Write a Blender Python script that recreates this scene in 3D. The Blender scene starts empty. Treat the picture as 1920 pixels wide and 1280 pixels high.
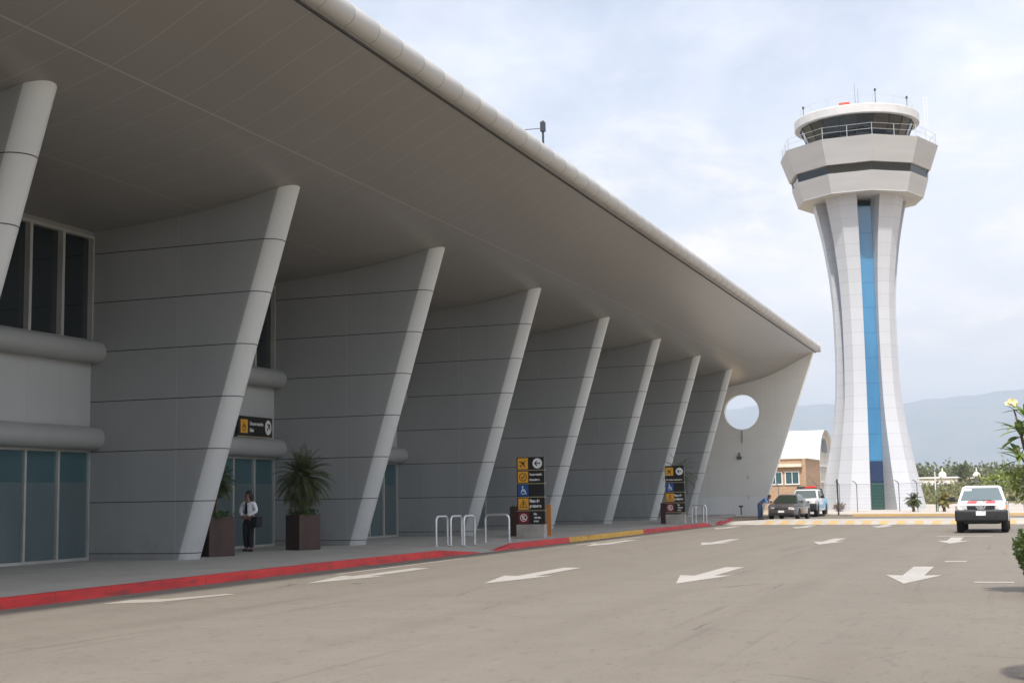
import bpy, bmesh, math, random
from math import sin, cos, pi, radians, sqrt, atan2, degrees
from mathutils import Vector, Matrix
from mathutils.geometry import tessellate_polygon

random.seed(7)
SC = bpy.context.scene
COL = SC.collection

# ------------------------------------------------------------------ helpers
class MB:
    """collects shapes and links them as ONE mesh object"""
    def __init__(s):
        s.v = []; s.f = []; s.m = []
    def add(s, vs, fs, mi=0):
        o = len(s.v)
        s.v += [tuple(v) for v in vs]
        for f in fs:
            s.f.append([i + o for i in f]); s.m.append(mi)
    def box(s, x0, x1, y0, y1, z0, z1, mi=0, M=None):
        vs = [Vector((x, y, z)) for z in (z0, z1) for y in (y0, y1) for x in (x0, x1)]
        if M: vs = [M @ v for v in vs]
        s.add(vs, [(0, 2, 3, 1), (4, 5, 7, 6), (0, 1, 5, 4), (2, 6, 7, 3), (0, 4, 6, 2), (1, 3, 7, 5)], mi)
    def tube(s, pts, r, n=10, mi=0, caps=True, up=None):
        pts = [Vector(p) for p in pts]; k = len(pts)
        rs = r if isinstance(r, (list, tuple)) else [r] * k
        prev = None; rings = []
        for i, p in enumerate(pts):
            d = (pts[min(i + 1, k - 1)] - pts[max(i - 1, 0)]).normalized()
            if prev is None:
                a = Vector((0, 0, 1)) if abs(d.z) < .9 else Vector((1, 0, 0))
                u = (a - d * a.dot(d)).normalized()
            else:
                u = (prev - d * prev.dot(d)).normalized()
            prev = u; w = d.cross(u)
            rings.append([p + (u * cos(2 * pi * j / n) + w * sin(2 * pi * j / n)) * rs[i] for j in range(n)])
        s.loft(rings, mi, caps)
    def loft(s, rings, mi=0, caps=True, closed=True):
        n = len(rings[0]); vs = [v for R in rings for v in R]; fs = []
        for i in range(len(rings) - 1):
            for j in range(n if closed else n - 1):
                a = i * n + j; b = i * n + (j + 1) % n
                fs.append((a, b, b + n, a + n))
        if caps:
            fs.append(tuple(range(n - 1, -1, -1))); fs.append(tuple((len(rings) - 1) * n + j for j in range(n)))
        s.add(vs, fs, mi)
    def lathe(s, prof, n=24, c=(0, 0, 0), mi=0, axis='z', a0=0):
        rings = []
        for r, z in prof:
            R = []
            for j in range(n):
                a = a0 + 2 * pi * j / n
                p = (r * cos(a), r * sin(a), z)
                if axis == 'x': p = (z, p[0], p[1])
                if axis == 'y': p = (p[1], z, p[0])
                R.append((p[0] + c[0], p[1] + c[1], p[2] + c[2]))
            rings.append(R)
        s.loft(rings, mi, True)
    def prism(s, poly, fn, d0, d1, mi=0, holes=()):
        """poly in 2d; fn(u, v, d) -> 3d"""
        loops = [list(poly)] + [list(h) for h in holes]
        flat = [p for L in loops for p in L]
        tris = tessellate_polygon([[Vector((p[0], p[1], 0)) for p in L] for L in loops])
        n = len(flat)
        vs = [fn(p[0], p[1], d0) for p in flat] + [fn(p[0], p[1], d1) for p in flat]
        fs = [tuple(t) for t in tris] + [tuple(i + n for i in reversed(t)) for t in tris]
        o = 0
        for L in loops:
            k = len(L)
            for i in range(k):
                a = o + i; b = o + (i + 1) % k
                fs.append((a, b, b + n, a + n))
            o += k
        s.add(vs, fs, mi)
    def build(s, name, mat, parent=None, smooth=None, bevel=0, seg=2, loc=None, weld=False):
        me = bpy.data.meshes.new(name)
        me.from_pydata(s.v, [], s.f)
        mats = mat if isinstance(mat, (list, tuple)) else [mat]
        for m in mats: me.materials.append(m)
        for p, i in zip(me.polygons, s.m): p.material_index = i
        bm = bmesh.new(); bm.from_mesh(me)
        if weld: bmesh.ops.remove_doubles(bm, verts=bm.verts, dist=1e-5)
        bmesh.ops.recalc_face_normals(bm, faces=bm.faces)
        if bevel:
            ed = [e for e in bm.edges if len(e.link_faces) == 2 and e.calc_face_angle(0) > radians(32)]
            bmesh.ops.bevel(bm, geom=ed, offset=bevel, segments=seg, affect='EDGES', clamp_overlap=True, profile=.6)
        bm.to_mesh(me); bm.free()
        if smooth is not None:
            me.shade_smooth(); me.set_sharp_from_angle(angle=radians(smooth))
        o = bpy.data.objects.new(name, me); COL.objects.link(o)
        if parent: o.parent = parent
        if loc: o.location = loc
        return o

def tag(o, label=None, cat=None, group=None, kind=None):
    if label: o['label'] = label
    if cat: o['category'] = cat
    if group: o['group'] = group
    if kind: o['kind'] = kind
    return o
def thing(name, label, cat, loc=(0, 0, 0), rz=0, group=None):
    o = bpy.data.objects.new(name, None); COL.objects.link(o)
    o.empty_display_size = .2
    o.location = loc; o.rotation_euler = (0, 0, rz)
    return tag(o, label, cat, group)
def copy_tree(o, parent=None):
    c = o.copy(); COL.objects.link(c)
    if parent: c.parent = parent
    for ch in list(o.children): copy_tree(ch, c)
    return c

# ------------------------------------------------------------------ materials
class NT:
    def __init__(s, tree): s.t = tree; s.L = tree.links
    def n(s, typ, **kw):
        nd = s.t.nodes.new(typ)
        for k, v in kw.items():
            if k.startswith('_'): setattr(nd, k[1:], v)
        return nd
    def set(s, sock, v):
        if isinstance(v, bpy.types.NodeSocket): s.L.new(v, sock)
        elif v is not None: sock.default_value = v
    def math(s, op, a, b=None, c=None, clamp=False):
        nd = s.t.nodes.new('ShaderNodeMath'); nd.operation = op; nd.use_clamp = clamp
        s.set(nd.inputs[0], a)
        if b is not None: s.set(nd.inputs[1], b)
        if c is not None: s.set(nd.inputs[2], c)
        return nd.outputs[0]
    def mix(s, f, a, b, blend='MIX'):
        nd = s.t.nodes.new('ShaderNodeMix'); nd.data_type = 'RGBA'; nd.blend_type = blend
        s.set(nd.inputs[0], f); s.set(nd.inputs[6], rgb(a)); s.set(nd.inputs[7], rgb(b))
        return nd.outputs[2]
    def noise(s, vec, scale, detail=4, rough=.55, dist=0):
        nd = s.t.nodes.new('ShaderNodeTexNoise')
        if vec is not None: s.L.new(vec, nd.inputs['Vector'])
        nd.inputs['Scale'].default_value = scale; nd.inputs['Detail'].default_value = detail
        nd.inputs['Roughness'].default_value = rough; nd.inputs['Distortion'].default_value = dist
        return nd.outputs[0]
    def ramp(s, f, lo, hi):
        nd = s.t.nodes.new('ShaderNodeMapRange'); nd.clamp = True
        s.set(nd.inputs[0], f); nd.inputs[1].default_value = lo; nd.inputs[2].default_value = hi
        return nd.outputs[0]
    def obj(s):
        return s.t.nodes.new('ShaderNodeTexCoord').outputs['Object']
    def sep(s, v):
        nd = s.t.nodes.new('ShaderNodeSeparateXYZ'); s.L.new(v, nd.inputs[0]); return nd.outputs
    def scale(s, v, sx, sy, sz):
        nd = s.t.nodes.new('ShaderNodeMapping'); s.L.new(v, nd.inputs[0])
        nd.inputs['Scale'].default_value = (sx, sy, sz); return nd.outputs[0]
    def line(s, c, period, off, w):
        """1 on thin lines at off + k*period along coordinate c"""
        a = s.math('DIVIDE', s.math('SUBTRACT', c, off), period)
        a = s.math('FRACT', s.math('ADD', a, .5))
        a = s.math('ABSOLUTE', s.math('SUBTRACT', a, .5))
        return s.math('LESS_THAN', a, w / period / 2)
    def bump(s, h, strength, dist=.02):
        nd = s.t.nodes.new('ShaderNodeBump'); nd.inputs['Strength'].default_value = strength
        nd.inputs['Distance'].default_value = dist; s.L.new(h, nd.inputs['Height']); return nd.outputs[0]
def rgb(c):
    if isinstance(c, (tuple, list)) and len(c) == 3: return (c[0], c[1], c[2], 1)
    return c
def mat(name, base=(.5, .5, .5), rough=.6, metal=0, spec=.5, build=None, alpha=None, coat=0):
    m = bpy.data.materials.new(name); m.use_nodes = True
    t = NT(m.node_tree); b = m.node_tree.nodes['Principled BSDF']
    b.inputs['Base Color'].default_value = rgb(base); b.inputs['Roughness'].default_value = rough
    b.inputs['Metallic'].default_value = metal; b.inputs['Specular IOR Level'].default_value = spec
    if coat: b.inputs['Coat Weight'].default_value = coat; b.inputs['Coat Roughness'].default_value = .05
    if build: build(t, b)
    return m
def noisy(a, b, scale=3., lo=.35, hi=.65, bump=0, bscale=None, stretch=None, rough=None, d=5):
    def f(t, p):
        v = t.obj()
        if stretch: v = t.scale(v, *stretch)
        n = t.noise(v, scale, d)
        t.L.new(t.mix(t.ramp(n, lo, hi), a, b), p.inputs['Base Color'])
        if rough: t.L.new(t.math('MULTIPLY_ADD', n, rough[1] - rough[0], rough[0]), p.inputs['Roughness'])
        if bump: t.L.new(t.bump(t.noise(v, bscale or scale * 6, 4), bump), p.inputs['Normal'])
    return f

def asphalt_f(t, p):
    v = t.obj()
    big = t.noise(t.scale(v, .12, .05, 1), 1.0, 5, .6)
    mid = t.noise(v, .9, 6, .6)
    fine = t.noise(v, 55, 3, .7)
    c = t.mix(t.ramp(big, .3, .7), (.222, .196, .163), (.278, .247, .207))
    c = t.mix(t.math('MULTIPLY', t.ramp(mid, .45, .75), .6), c, (.195, .168, .138))
    c = t.mix(t.math('MULTIPLY', t.ramp(fine, .34, .68), .6), c, (.34, .30, .25))
    # tyre-polished wheel tracks along the lanes
    x = t.sep(v)[0]
    tr = t.math('SINE', t.math('MULTIPLY', t.math('ADD', x, .2), 2 * pi / 1.83))
    tr = t.math('MULTIPLY', t.ramp(tr, .2, 1.), t.ramp(t.noise(t.scale(v, .5, .06, 1), 1.3, 3), .35, .7))
    c = t.mix(t.math('MULTIPLY', tr, .34), c, (.19, .162, .13))
    sp = t.ramp(t.noise(v, 16, 3, .75), .60, .70)
    c = t.mix(t.math('MULTIPLY', sp, .75), c, (.11, .095, .079))
    sp2 = t.ramp(t.noise(t.scale(v, 1, .45, 1), 6.5, 4, .7), .56, .70)
    c = t.mix(t.math('MULTIPLY', sp2, .55), c, (.155, .133, .108))
    sp3 = t.ramp(t.noise(t.scale(v, 1, .5, 1), 9.5, 4, .7), .60, .72)
    c = t.mix(t.math('MULTIPLY', sp3, .5), c, (.36, .325, .275))
    sk = t.math('MULTIPLY', t.ramp(t.noise(t.scale(v, 5.5, .09, 1), 1.0, 3, .5), .60, .70), t.ramp(t.noise(t.scale(v, .25, .1, 1), 1.7, 2), .5, .62))
    c = t.mix(t.math('MULTIPLY', sk, .4), c, (.12, .105, .088))
    pa = t.ramp(t.noise(t.scale(v, .35, .12, 1), 1.2, 6, .7), .52, .60)
    c = t.mix(t.math('MULTIPLY', pa, .22), c, (.30, .265, .22))
    # hairline cracks
    vo = t.n('ShaderNodeTexVoronoi', _feature='DISTANCE_TO_EDGE'); vo.inputs['Scale'].default_value = .33
    nv = t.t.nodes.new('ShaderNodeMix'); nv.data_type = 'VECTOR'; nv.inputs[0].default_value = .12
    t.L.new(v, nv.inputs[4]); nz = t.n('ShaderNodeTexNoise'); nz.inputs['Scale'].default_value = 1.6; nz.inputs['Detail'].default_value = 6
    t.L.new(v, nz.inputs['Vector']); t.L.new(nz.outputs['Color'], nv.inputs[5]); t.L.new(nv.outputs[1], vo.inputs['Vector'])
    ck = t.math('MULTIPLY', t.math('LESS_THAN', vo.outputs[0], .0045), t.ramp(t.noise(v, .35, 2), .5, .62))
    c = t.mix(t.math('MULTIPLY', ck, .55), c, (.1, .088, .075))
    c = t.mix(1., c, (.70, .695, .68), 'MULTIPLY')
    # oil drips
    oil = t.ramp(t.noise(t.scale(v, 1.1, .55, 1), .85, 3, .5), .70, .80)
    c = t.mix(t.math('MULTIPLY', oil, .5), c, (.095, .085, .075))
    t.L.new(c, p.inputs['Base Color'])
    t.L.new(t.bump(t.noise(v, 90, 4, .7), .35, .01), p.inputs['Normal'])
M = {}
M['asphalt'] = mat('asphalt', rough=.88, spec=.3, build=asphalt_f)
def pave_f(t, p):
    v = t.obj(); s = t.sep(v)
    n = t.noise(v, .8, 6, .6); f = t.noise(v, 22, 4, .6)
    c = t.mix(t.ramp(n, .3, .7), (.33, .308, .265), (.42, .395, .345))
    c = t.mix(t.math('MULTIPLY', t.ramp(f, .35, .7), .4), c, (.28, .27, .24))
    j = t.math('MAXIMUM', t.line(s[0], 1.9, -14.62, .018), t.line(s[1], 2.3, .4, .018))
    c = t.mix(t.math('MULTIPLY', j, .55), c, (.12, .11, .1))
    st = t.ramp(t.noise(v, .45, 4), .6, .75)
    c = t.mix(t.math('MULTIPLY', st, .4), c, (.17, .155, .135))
    t.L.new(c, p.inputs['Base Color']); t.L.new(t.bump(f, .15, .01), p.inputs['Normal'])
M['pave'] = mat('concrete_paving', rough=.8, build=pave_f)
def paint_f(col, dark, under, amt=.55, joint=False):
    def f(t, p):
        v = t.obj()
        n = t.noise(v, 3.2, 7, .7); g = t.noise(t.scale(v, .6, .6, 3), 1.1, 5)
        c = t.mix(t.ramp(g, .35, .7), col, dark)
        c = t.mix(t.math('MULTIPLY', t.ramp(n, .58, .66), amt), c, under)
        if joint:
            sc_ = t.ramp(t.noise(t.scale(v, 4, .9, 4), 1.3, 5, .65), .56, .68); c = t.mix(t.math('MULTIPLY', sc_, .6), c, (.06, .03, .028))
            c = t.mix(t.math('MULTIPLY', t.line(t.sep(v)[1], 1.5, .2, .02), .8), c, (.05, .03, .028))
        t.L.new(c, p.inputs['Base Color']); t.L.new(t.bump(n, .2, .01), p.inputs['Normal'])
    return f
M['red_paint'] = mat('red_kerb_paint', rough=.55, build=paint_f((.62, .022, .018), (.42, .012, .012), (.11, .03, .025), .6, True))
M['yel_paint'] = mat('yellow_kerb_paint', rough=.6, build=paint_f((.72, .40, .04), (.55, .30, .035), (.30, .22, .12), .7, True))
M['faded_yellow'] = mat('faded_yellow_paint', rough=.7, build=paint_f((.52, .34, .13), (.45, .31, .15), (.38, .33, .26), .85))
M['white_paint'] = mat('worn_white_paint', rough=.7, build=paint_f((.41, .385, .345), (.355, .33, .29), (.19, .17, .145), .95))
M['faded_paint'] = mat('faded_white_paint', rough=.75, build=paint_f((.36, .325, .275), (.31, .275, .23), (.24, .205, .17), .9))
M['concrete'] = mat('bare_concrete', rough=.85, build=noisy((.30, .28, .25), (.40, .375, .34), 2.5, bump=.15))
M['cream_conc'] = mat('cream_concrete', rough=.85, build=noisy((.36, .33, .285), (.45, .415, .36), 2.))

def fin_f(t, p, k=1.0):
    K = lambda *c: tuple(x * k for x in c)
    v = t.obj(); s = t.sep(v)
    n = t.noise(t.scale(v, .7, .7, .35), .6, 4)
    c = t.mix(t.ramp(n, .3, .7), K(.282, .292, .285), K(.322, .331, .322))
    pn = t.n('ShaderNodeTexWhiteNoise', _noise_dimensions='1D')
    oi = t.n('ShaderNodeObjectInfo')
    idz = t.math('FLOOR', t.math('DIVIDE', t.math('SUBTRACT', s[2], .32), 1.275)); idx = t.math('GREATER_THAN', s[0], -19.52)
    t.L.new(t.math('ADD', t.math('ADD', idz, t.math('MULTIPLY', idx, 17.3)), t.math('MULTIPLY', oi.outputs['Random'], 91.)), pn.inputs[1])
    c = t.mix(t.math('MULTIPLY', pn.outputs[0], .26), c, K(.265, .273, .265))
    dirt = t.math('MULTIPLY', t.ramp(s[2], 1.1, .1), t.ramp(t.noise(v, 2.2, 5, .65), .38, .7))
    c = t.mix(t.math('MULTIPLY', dirt, .45), c, K(.15, .145, .13))
    rain = t.ramp(t.noise(t.scale(v, 7, 7, .25), 1., 4), .55, .8)
    c = t.mix(t.math('MULTIPLY', rain, .14), c, K(.165, .17, .163))
    vs = t.math('LESS_THAN', t.math('ABSOLUTE', t.math('SUBTRACT', s[0], -19.52)), .008)
    c = t.mix(t.math('MULTIPLY', vs, .6), c, (.42, .42, .41))
    h = t.math('MULTIPLY', t.line(s[2], 1.275, .32, .022), t.math('LESS_THAN', s[2], 8.6))
    c = t.mix(h, c, (.03, .03, .03))
    t.L.new(c, p.inputs['Base Color'])
    t.L.new(t.math('MULTIPLY_ADD', h, .4, .38), p.inputs['Roughness'])
    t.L.new(t.bump(t.noise(v, .9, 2), .06, .03), p.inputs['Normal'])
M['fin'] = mat('grey_metal_panel', rough=.4, metal=.0, spec=.5, build=fin_f)
M['nose'] = mat('lit_grey_nose_panel', rough=.38, build=lambda t, p: fin_f(t, p, 1.75))  # lightened copy of the fin colour, brighter light on the nose painted in
M['wallpanel'] = mat('pale_grey_panel', rough=.5, build=lambda t, p: (lambda v, s: t.L.new(t.mix(
    t.math('MULTIPLY', t.line(s[1], 1.218, .36, .014), .5),
    t.mix(t.ramp(t.noise(v, .5, 4), .3, .7), (.42, .43, .42), (.455, .465, .455)), (.29, .3, .29)), p.inputs['Base Color']))(*(lambda v: (v, t.sep(v)))(t.obj())))
M['tubem'] = mat('grey_canopy_tube', rough=.42, build=lambda t, p: (lambda v: t.L.new(t.mix(
    t.math('MULTIPLY', t.line(t.sep(v)[1], 1.218, .36, .012), .35), t.mix(t.ramp(t.noise(v, .8, 4), .3, .7), (.31, .32, .31), (.35, .36, .345)), (.45, .45, .44)), p.inputs['Base Color']))(t.obj()))
def soffit_f(t, p):
    v = t.obj(); s = t.sep(v)
    n = t.noise(t.scale(v, .4, .15, 1), .5, 4)
    c = t.mix(t.ramp(n, .3, .7), (.225, .216, .20), (.268, .259, .241))
    l = t.math('MAXIMUM', t.line(s[0], 3.39, -15.37, .03), t.line(s[1], 1.15625, 24.04, .016))
    c = t.mix(t.math('MULTIPLY', l, .5), c, (.52, .49, .45))
    st = t.ramp(t.noise(t.scale(v, .1, 1.6, .1), 1., 3), .62, .8)
    c = t.mix(t.math('MULTIPLY', st, .18), c, (.2, .18, .15))
    t.L.new(c, p.inputs['Base Color'])
    t.L.new(t.bump(t.noise(v, .5, 2), .05, .03), p.inputs['Normal'])
M['soffit'] = mat('soffit_panels', rough=.30, spec=.45, build=soffit_f)
M['seam'] = mat('dark_seam', (.05, .045, .04), .7)
def edge_f(t, p):
    v = t.obj(); s = t.sep(v)
    n = t.noise(t.scale(v, 3, .5, 3), 1.1, 5)
    c = t.mix(t.ramp(n, .3, .75), (.50, .49, .465), (.43, .42, .395))
    l = t.line(s[1], 1.15625, 24.04, .026)
    ds = t.ramp(t.noise(t.scale(v, .6, 9, .6), 1., 3), .6, .8)
    c = t.mix(t.math('MULTIPLY', ds, .22), c, (.38, .34, .28))
    c = t.mix(t.math('MULTIPLY', l, .7), c, (.16, .15, .13))
    t.L.new(c, p.inputs['Base Color'])
M['edge'] = mat('pale_edge_tube', rough=.45, build=edge_f)
def endwall_f(t, p):
    v = t.obj(); s = t.sep(v)
    n = t.noise(v, .5, 5)
    c = t.mix(t.ramp(n, .3, .7), (.78, .765, .70), (.84, .82, .76))
    c = t.mix(t.math('LESS_THAN', s[2], 1.36), c, (.84, .84, .82))
    l = t.math('MAXIMUM', t.line(s[2], 1.33, 1.36, .012), t.line(s[0], 2.4, -17.55, .012))
    c = t.mix(t.math('MULTIPLY', l, .35), c, (.42, .40, .36))
    rain = t.ramp(t.noise(t.scale(v, 5, 5, .2), 1., 4), .55, .8)
    c = t.mix(t.math('MULTIPLY', rain, .12), c, (.45, .43, .38))
    t.L.new(c, p.inputs['Base Color'])
M['endwall'] = mat('cream_wall_panel', rough=.6, build=endwall_f)
M['roof'] = mat('roof_sheet', rough=.5, build=noisy((.5, .5, .48), (.6, .6, .58), .4))
def glass_f(col, top=None):
    def f(t, p):
        v = t.obj(); n = t.noise(v, .25, 2)
        t.L.new(t.bump(n, .012, .02), p.inputs['Normal'])
    return f
M['glass'] = mat('dark_glass', (.008, .014, .016), .03, spec=.75, build=glass_f(0))
M['tealglass'] = mat('teal_glass', (.095, .19, .21), .025, spec=1.0, metal=.55, build=glass_f(0))
M['frost'] = mat('frosted_glass', (.1, .14, .148), .2, spec=.7, metal=.2, build=noisy((.10, .14, .148), (.125, .165, .172), .8, stretch=(1, 1, .3)))
M['bluefilm'] = mat('blue_film', (.03, .09, .13), .3)
M['alu'] = mat('aluminium', (.50, .50, .46), .38, metal=.35, build=noisy((.46, .46, .42), (.54, .53, .49), 2))
M['steel'] = mat('galvanised_steel', (.62, .64, .65), .32, metal=.75, build=noisy((.58, .6, .62), (.7, .71, .72), 6))
M['greysteel'] = mat('grey_steel', (.16, .17, .18), .5, metal=.4)
M['darksteel'] = mat('dark_steel', (.04, .045, .05), .5, metal=.3)
def towerp_f(t, p):
    v = t.obj(); s = t.sep(v)
    pn = t.n('ShaderNodeTexWhiteNoise', _noise_dimensions='1D')
    t.L.new(t.math('FLOOR', s[2]), pn.inputs[1])
    c = t.mix(pn.outputs[0], (.445, .455, .475), (.47, .48, .50))
    rain = t.ramp(t.noise(t.scale(v, 4, 4, .15), 1., 4), .5, .8)
    c = t.mix(t.math('MULTIPLY', rain, .16), c, (.36, .36, .355))
    c = t.mix(t.math('MULTIPLY', t.line(s[2], 1., 0, .035), .55), c, (.27, .27, .28))
    t.L.new(c, p.inputs['Base Color'])
M['towerp'] = mat('white_tower_panel', rough=.34, spec=.7, build=towerp_f)
M['collar'] = mat('cream_grey_panel', rough=.5, build=lambda t, p: (lambda v: t.L.new(t.mix(
    t.math('MULTIPLY', t.line(t.sep(v)[2], .95, .0, .016), .25), t.mix(t.ramp(t.noise(t.scale(v, .5, .5, 3), .6, 4), .3, .7), (.415, .413, .41), (.46, .457, .452)), (.27, .26, .25)), p.inputs['Base Color']))(t.obj()))
def blueg_f(t, p):
    v = t.obj(); s = t.sep(v)
    n = t.noise(t.scale(v, .3, .3, .12), 1., 3)
    c = t.mix(t.ramp(n, .35, .65), (.03, .165, .33), (.05, .235, .42))
    c = t.mix(t.math('MULTIPLY', t.line(s[2], 2., .0, .05), .6), c, (.01, .07, .17))
    t.L.new(c, p.inputs['Base Color'])
M['blueglass'] = mat('blue_curtain_glass', rough=.06, spec=.9, coat=.4, build=blueg_f)
M['navyglass'] = mat('navy_glass', (.012, .03, .085), .05, spec=.8)
M['greenglass'] = mat('green_entrance_glass', (.012, .06, .055), .06, spec=.7)
M['cabglass'] = mat('cab_glass', (.012, .018, .022), .04, spec=.7)
M['white'] = mat('white_paint_metal', (.78, .77, .75), .4, build=noisy((.74, .735, .72), (.8, .795, .78), 1.5))
M['redbox'] = mat('red_beacon', (.62, .08, .04), .5)
def brick_f(t, p):
    v = t.obj(); s = t.sep(v)
    cmb = t.n('ShaderNodeCombineXYZ'); t.L.new(t.math('ADD', s[0], s[1]), cmb.inputs[0]); t.L.new(s[2], cmb.inputs[1])
    b = t.n('ShaderNodeTexBrick'); t.L.new(cmb.outputs[0], b.inputs['Vector'])
    b.inputs['Color1'].default_value = (.43, .265, .15, 1); b.inputs['Color2'].default_value = (.33, .19, .105, 1)
    b.inputs['Mortar'].default_value = (.38, .31, .235, 1); b.inputs['Scale'].default_value = 1.
    b.inputs['Mortar Size'].default_value = .012; b.inputs['Brick Width'].default_value = .26; b.inputs['Row Height'].default_value = .09
    c = t.mix(t.math('MULTIPLY', t.ramp(t.noise(v, .6, 5), .35, .7), .5), b.outputs[0], (.45, .31, .19))
    t.L.new(c, p.inputs['Base Color'])
M['brick'] = mat('tan_brick', rough=.85, build=brick_f)
M['cream'] = mat('cream_plaster', rough=.8, build=noisy((.62, .55, .44), (.7, .63, .52), 1.))
M['hangarw'] = mat('hangar_white_sheet', rough=.5, build=lambda t, p: (lambda v: t.L.new(t.mix(
    t.math('MULTIPLY', t.line(t.sep(v)[0], .9, 0, .05), .25), t.mix(t.ramp(t.noise(v, .3, 4), .3, .7), (.78, .775, .76), (.82, .815, .8)), (.6, .6, .6)), p.inputs['Base Color']))(t.obj()))
M['hangarend'] = mat('hangar_end_sheet', rough=.6, build=noisy((.42, .41, .38), (.55, .53, .48), .8, stretch=(1, 1, .3)))
M['earth'] = mat('dry_earth', rough=.95, build=lambda t, p: (lambda v: t.L.new(t.mix(
    t.ramp(t.noise(v, .02, 6, .6), .42, .58), t.mix(t.ramp(t.noise(v, .25, 6), .35, .65), (.36, .25, .16), (.44, .33, .22)), t.mix(t.ramp(t.noise(v, .6, 5), .3, .7), (.16, .165, .07), (.28, .23, .12))), p.inputs['Base Color']))(t.obj()))
M['pinkpave'] = mat('pink_beige_paving', rough=.85, build=noisy((.42, .37, .315), (.50, .44, .38), 1.2, bump=.1))
M['mount'] = mat('mountain_forest', rough=.95, build=lambda t, p: t.L.new(t.mix(t.ramp(t.noise(t.obj(), .004, 8, .6), .35, .65), (.05, .075, .04), (.15, .13, .08)), p.inputs['Base Color']))
def leaf(name, a, b, scale=1.5, rough=.5):
    m = bpy.data.materials.new(name); m.use_nodes = True; t = NT(m.node_tree); p = m.node_tree.nodes['Principled BSDF']
    out = m.node_tree.nodes['Material Output']
    v = t.obj(); c = t.mix(t.ramp(t.noise(v, scale, 4, .6), .36, .64), a, b)
    c = t.mix(t.math('MULTIPLY', t.ramp(t.noise(v, scale * 9, 2), .45, .7), .5), c, tuple(min(1, x * 1.6) for x in b))
    t.L.new(c, p.inputs['Base Color']); p.inputs['Roughness'].default_value = rough
    tr = t.n('ShaderNodeBsdfTranslucent'); t.L.new(c, tr.inputs[0])
    mx = t.n('ShaderNodeMixShader'); mx.inputs[0].default_value = .28
    t.L.new(p.outputs[0], mx.inputs[1]); t.L.new(tr.outputs[0], mx.inputs[2]); t.L.new(mx.outputs[0], out.inputs[0])
    return m
M['palm'] = leaf('palm_leaf', (.03, .045, .012), (.11, .125, .04), 2.5)
M['cover'] = leaf('ground_cover_leaf', (.03, .06, .015), (.08, .13, .03), 4)
M['topiary'] = leaf('topiary_leaf', (.032, .052, .012), (.075, .11, .025), 6)
M['plum'] = leaf('plumeria_leaf', (.10, .16, .04), (.17, .24, .06), 2)
M['bush'] = leaf('yellow_green_leaf', (.10, .15, .03), (.24, .28, .06), 3)
M['scrub'] = leaf('dry_scrub_leaf', (.085, .105, .04), (.21, .20, .085), .25)
M['brownscrub'] = leaf('brown_scrub_leaf', (.17, .10, .06), (.24, .17, .10), .3)
M['wood'] = leaf('dark_wood_leaf', (.06, .085, .035), (.14, .15, .065), .1)
M['bark'] = mat('bark', rough=.9, build=noisy((.09, .065, .045), (.17, .13, .09), 12, stretch=(1, 1, .3), bump=.3))
M['petal'] = mat('cream_petal', (.78, .70, .42), .55, build=noisy((.85, .80, .62), (.80, .62, .18), 14))
M['planter'] = mat('rust_brown_planter', rough=.55, build=noisy((.040, .018, .013), (.062, .029, .021), 2.5, bump=.05, stretch=(1, 1, .4)))
M['soil'] = mat('soil', (.05, .035, .025), .95)
M['orange'] = mat('orange_board', (.55, .22, .05), .6)
M['black'] = mat('black_panel', (.013, .012, .011), .4)
M['signyel'] = mat('sign_yellow', (.72, .36, .03), .5)
M['signwhite'] = mat('sign_white', (.75, .75, .73), .5)
M['signblue'] = mat('sign_blue', (.015, .085, .28), .5)
M['signred'] = mat('sign_red', (.20, .012, .018), .5)
M['signline'] = mat('sign_gold_edge', (.42, .34, .2), .4)
M['cabroof'] = mat('cab_roof_metal', rough=.4, build=noisy((.50, .495, .485), (.56, .555, .545), 1.5))
M['darkscreen'] = mat('dark_windscreen', (.02, .03, .022), .04, spec=.8)
# vehicles and people
M['carwhite'] = mat('white_car_paint', (.78, .77, .75), .28, coat=.6, build=noisy((.76, .755, .74), (.79, .785, .77), 3))
M['cargrey'] = mat('dark_grey_car_paint', (.105, .095, .095), .28, metal=.5, coat=.7)
M['carblue'] = mat('light_blue_car_paint', (.12, .42, .66), .3, coat=.5)
M['carred'] = mat('red_sticker', (.68, .07, .07), .4)
M['plastic'] = mat('black_plastic', (.013, .013, .014), .5, build=noisy((.010, .010, .011), (.018, .018, .019), 8))
M['rubber'] = mat('tyre_rubber', (.016, .016, .016), .8)
M['rim'] = mat('alloy_rim', (.5, .5, .5), .35, metal=.7)
M['chrome'] = mat('chrome', (.75, .75, .76), .12, metal=1.)
M['windscreen'] = mat('windscreen', (.16, .20, .20), .04, spec=.9, metal=.35)
M['lamp'] = mat('headlamp_lens', (.62, .62, .6), .12, spec=.8)
M['amber'] = mat('amber_lens', (.65, .2, .04), .25)
M['plate'] = mat('number_plate', (.72, .72, .7), .5, build=noisy((.76, .76, .74), (.5, .5, .5), 22, .5, .62))
M['lightred'] = mat('red_light_lens', (.7, .05, .03), .2)
M['skin'] = mat('skin', (.27, .14, .085), .5)
M['hair'] = mat('black_hair', (.012, .009, .008), .45)
M['shirt'] = mat('white_shirt', (.8, .8, .84), .8, build=noisy((.78, .78, .82), (.86, .86, .89), 9, bump=.2))
M['navy'] = mat('navy_cloth', (.018, .02, .04), .8)
M['trouser'] = mat('black_cloth', (.012, .012, .016), .85)
M['shoe'] = mat('black_leather', (.012, .011, .011), .4)
M['blueshirt'] = mat('blue_shirt', (.15, .3, .6), .8, build=noisy((.13, .27, .56), (.19, .34, .64), 7, bump=.2))
M['jeans'] = mat('blue_jeans', (.06, .10, .18), .85, build=noisy((.05, .085, .15), (.09, .14, .23), 6))
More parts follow.
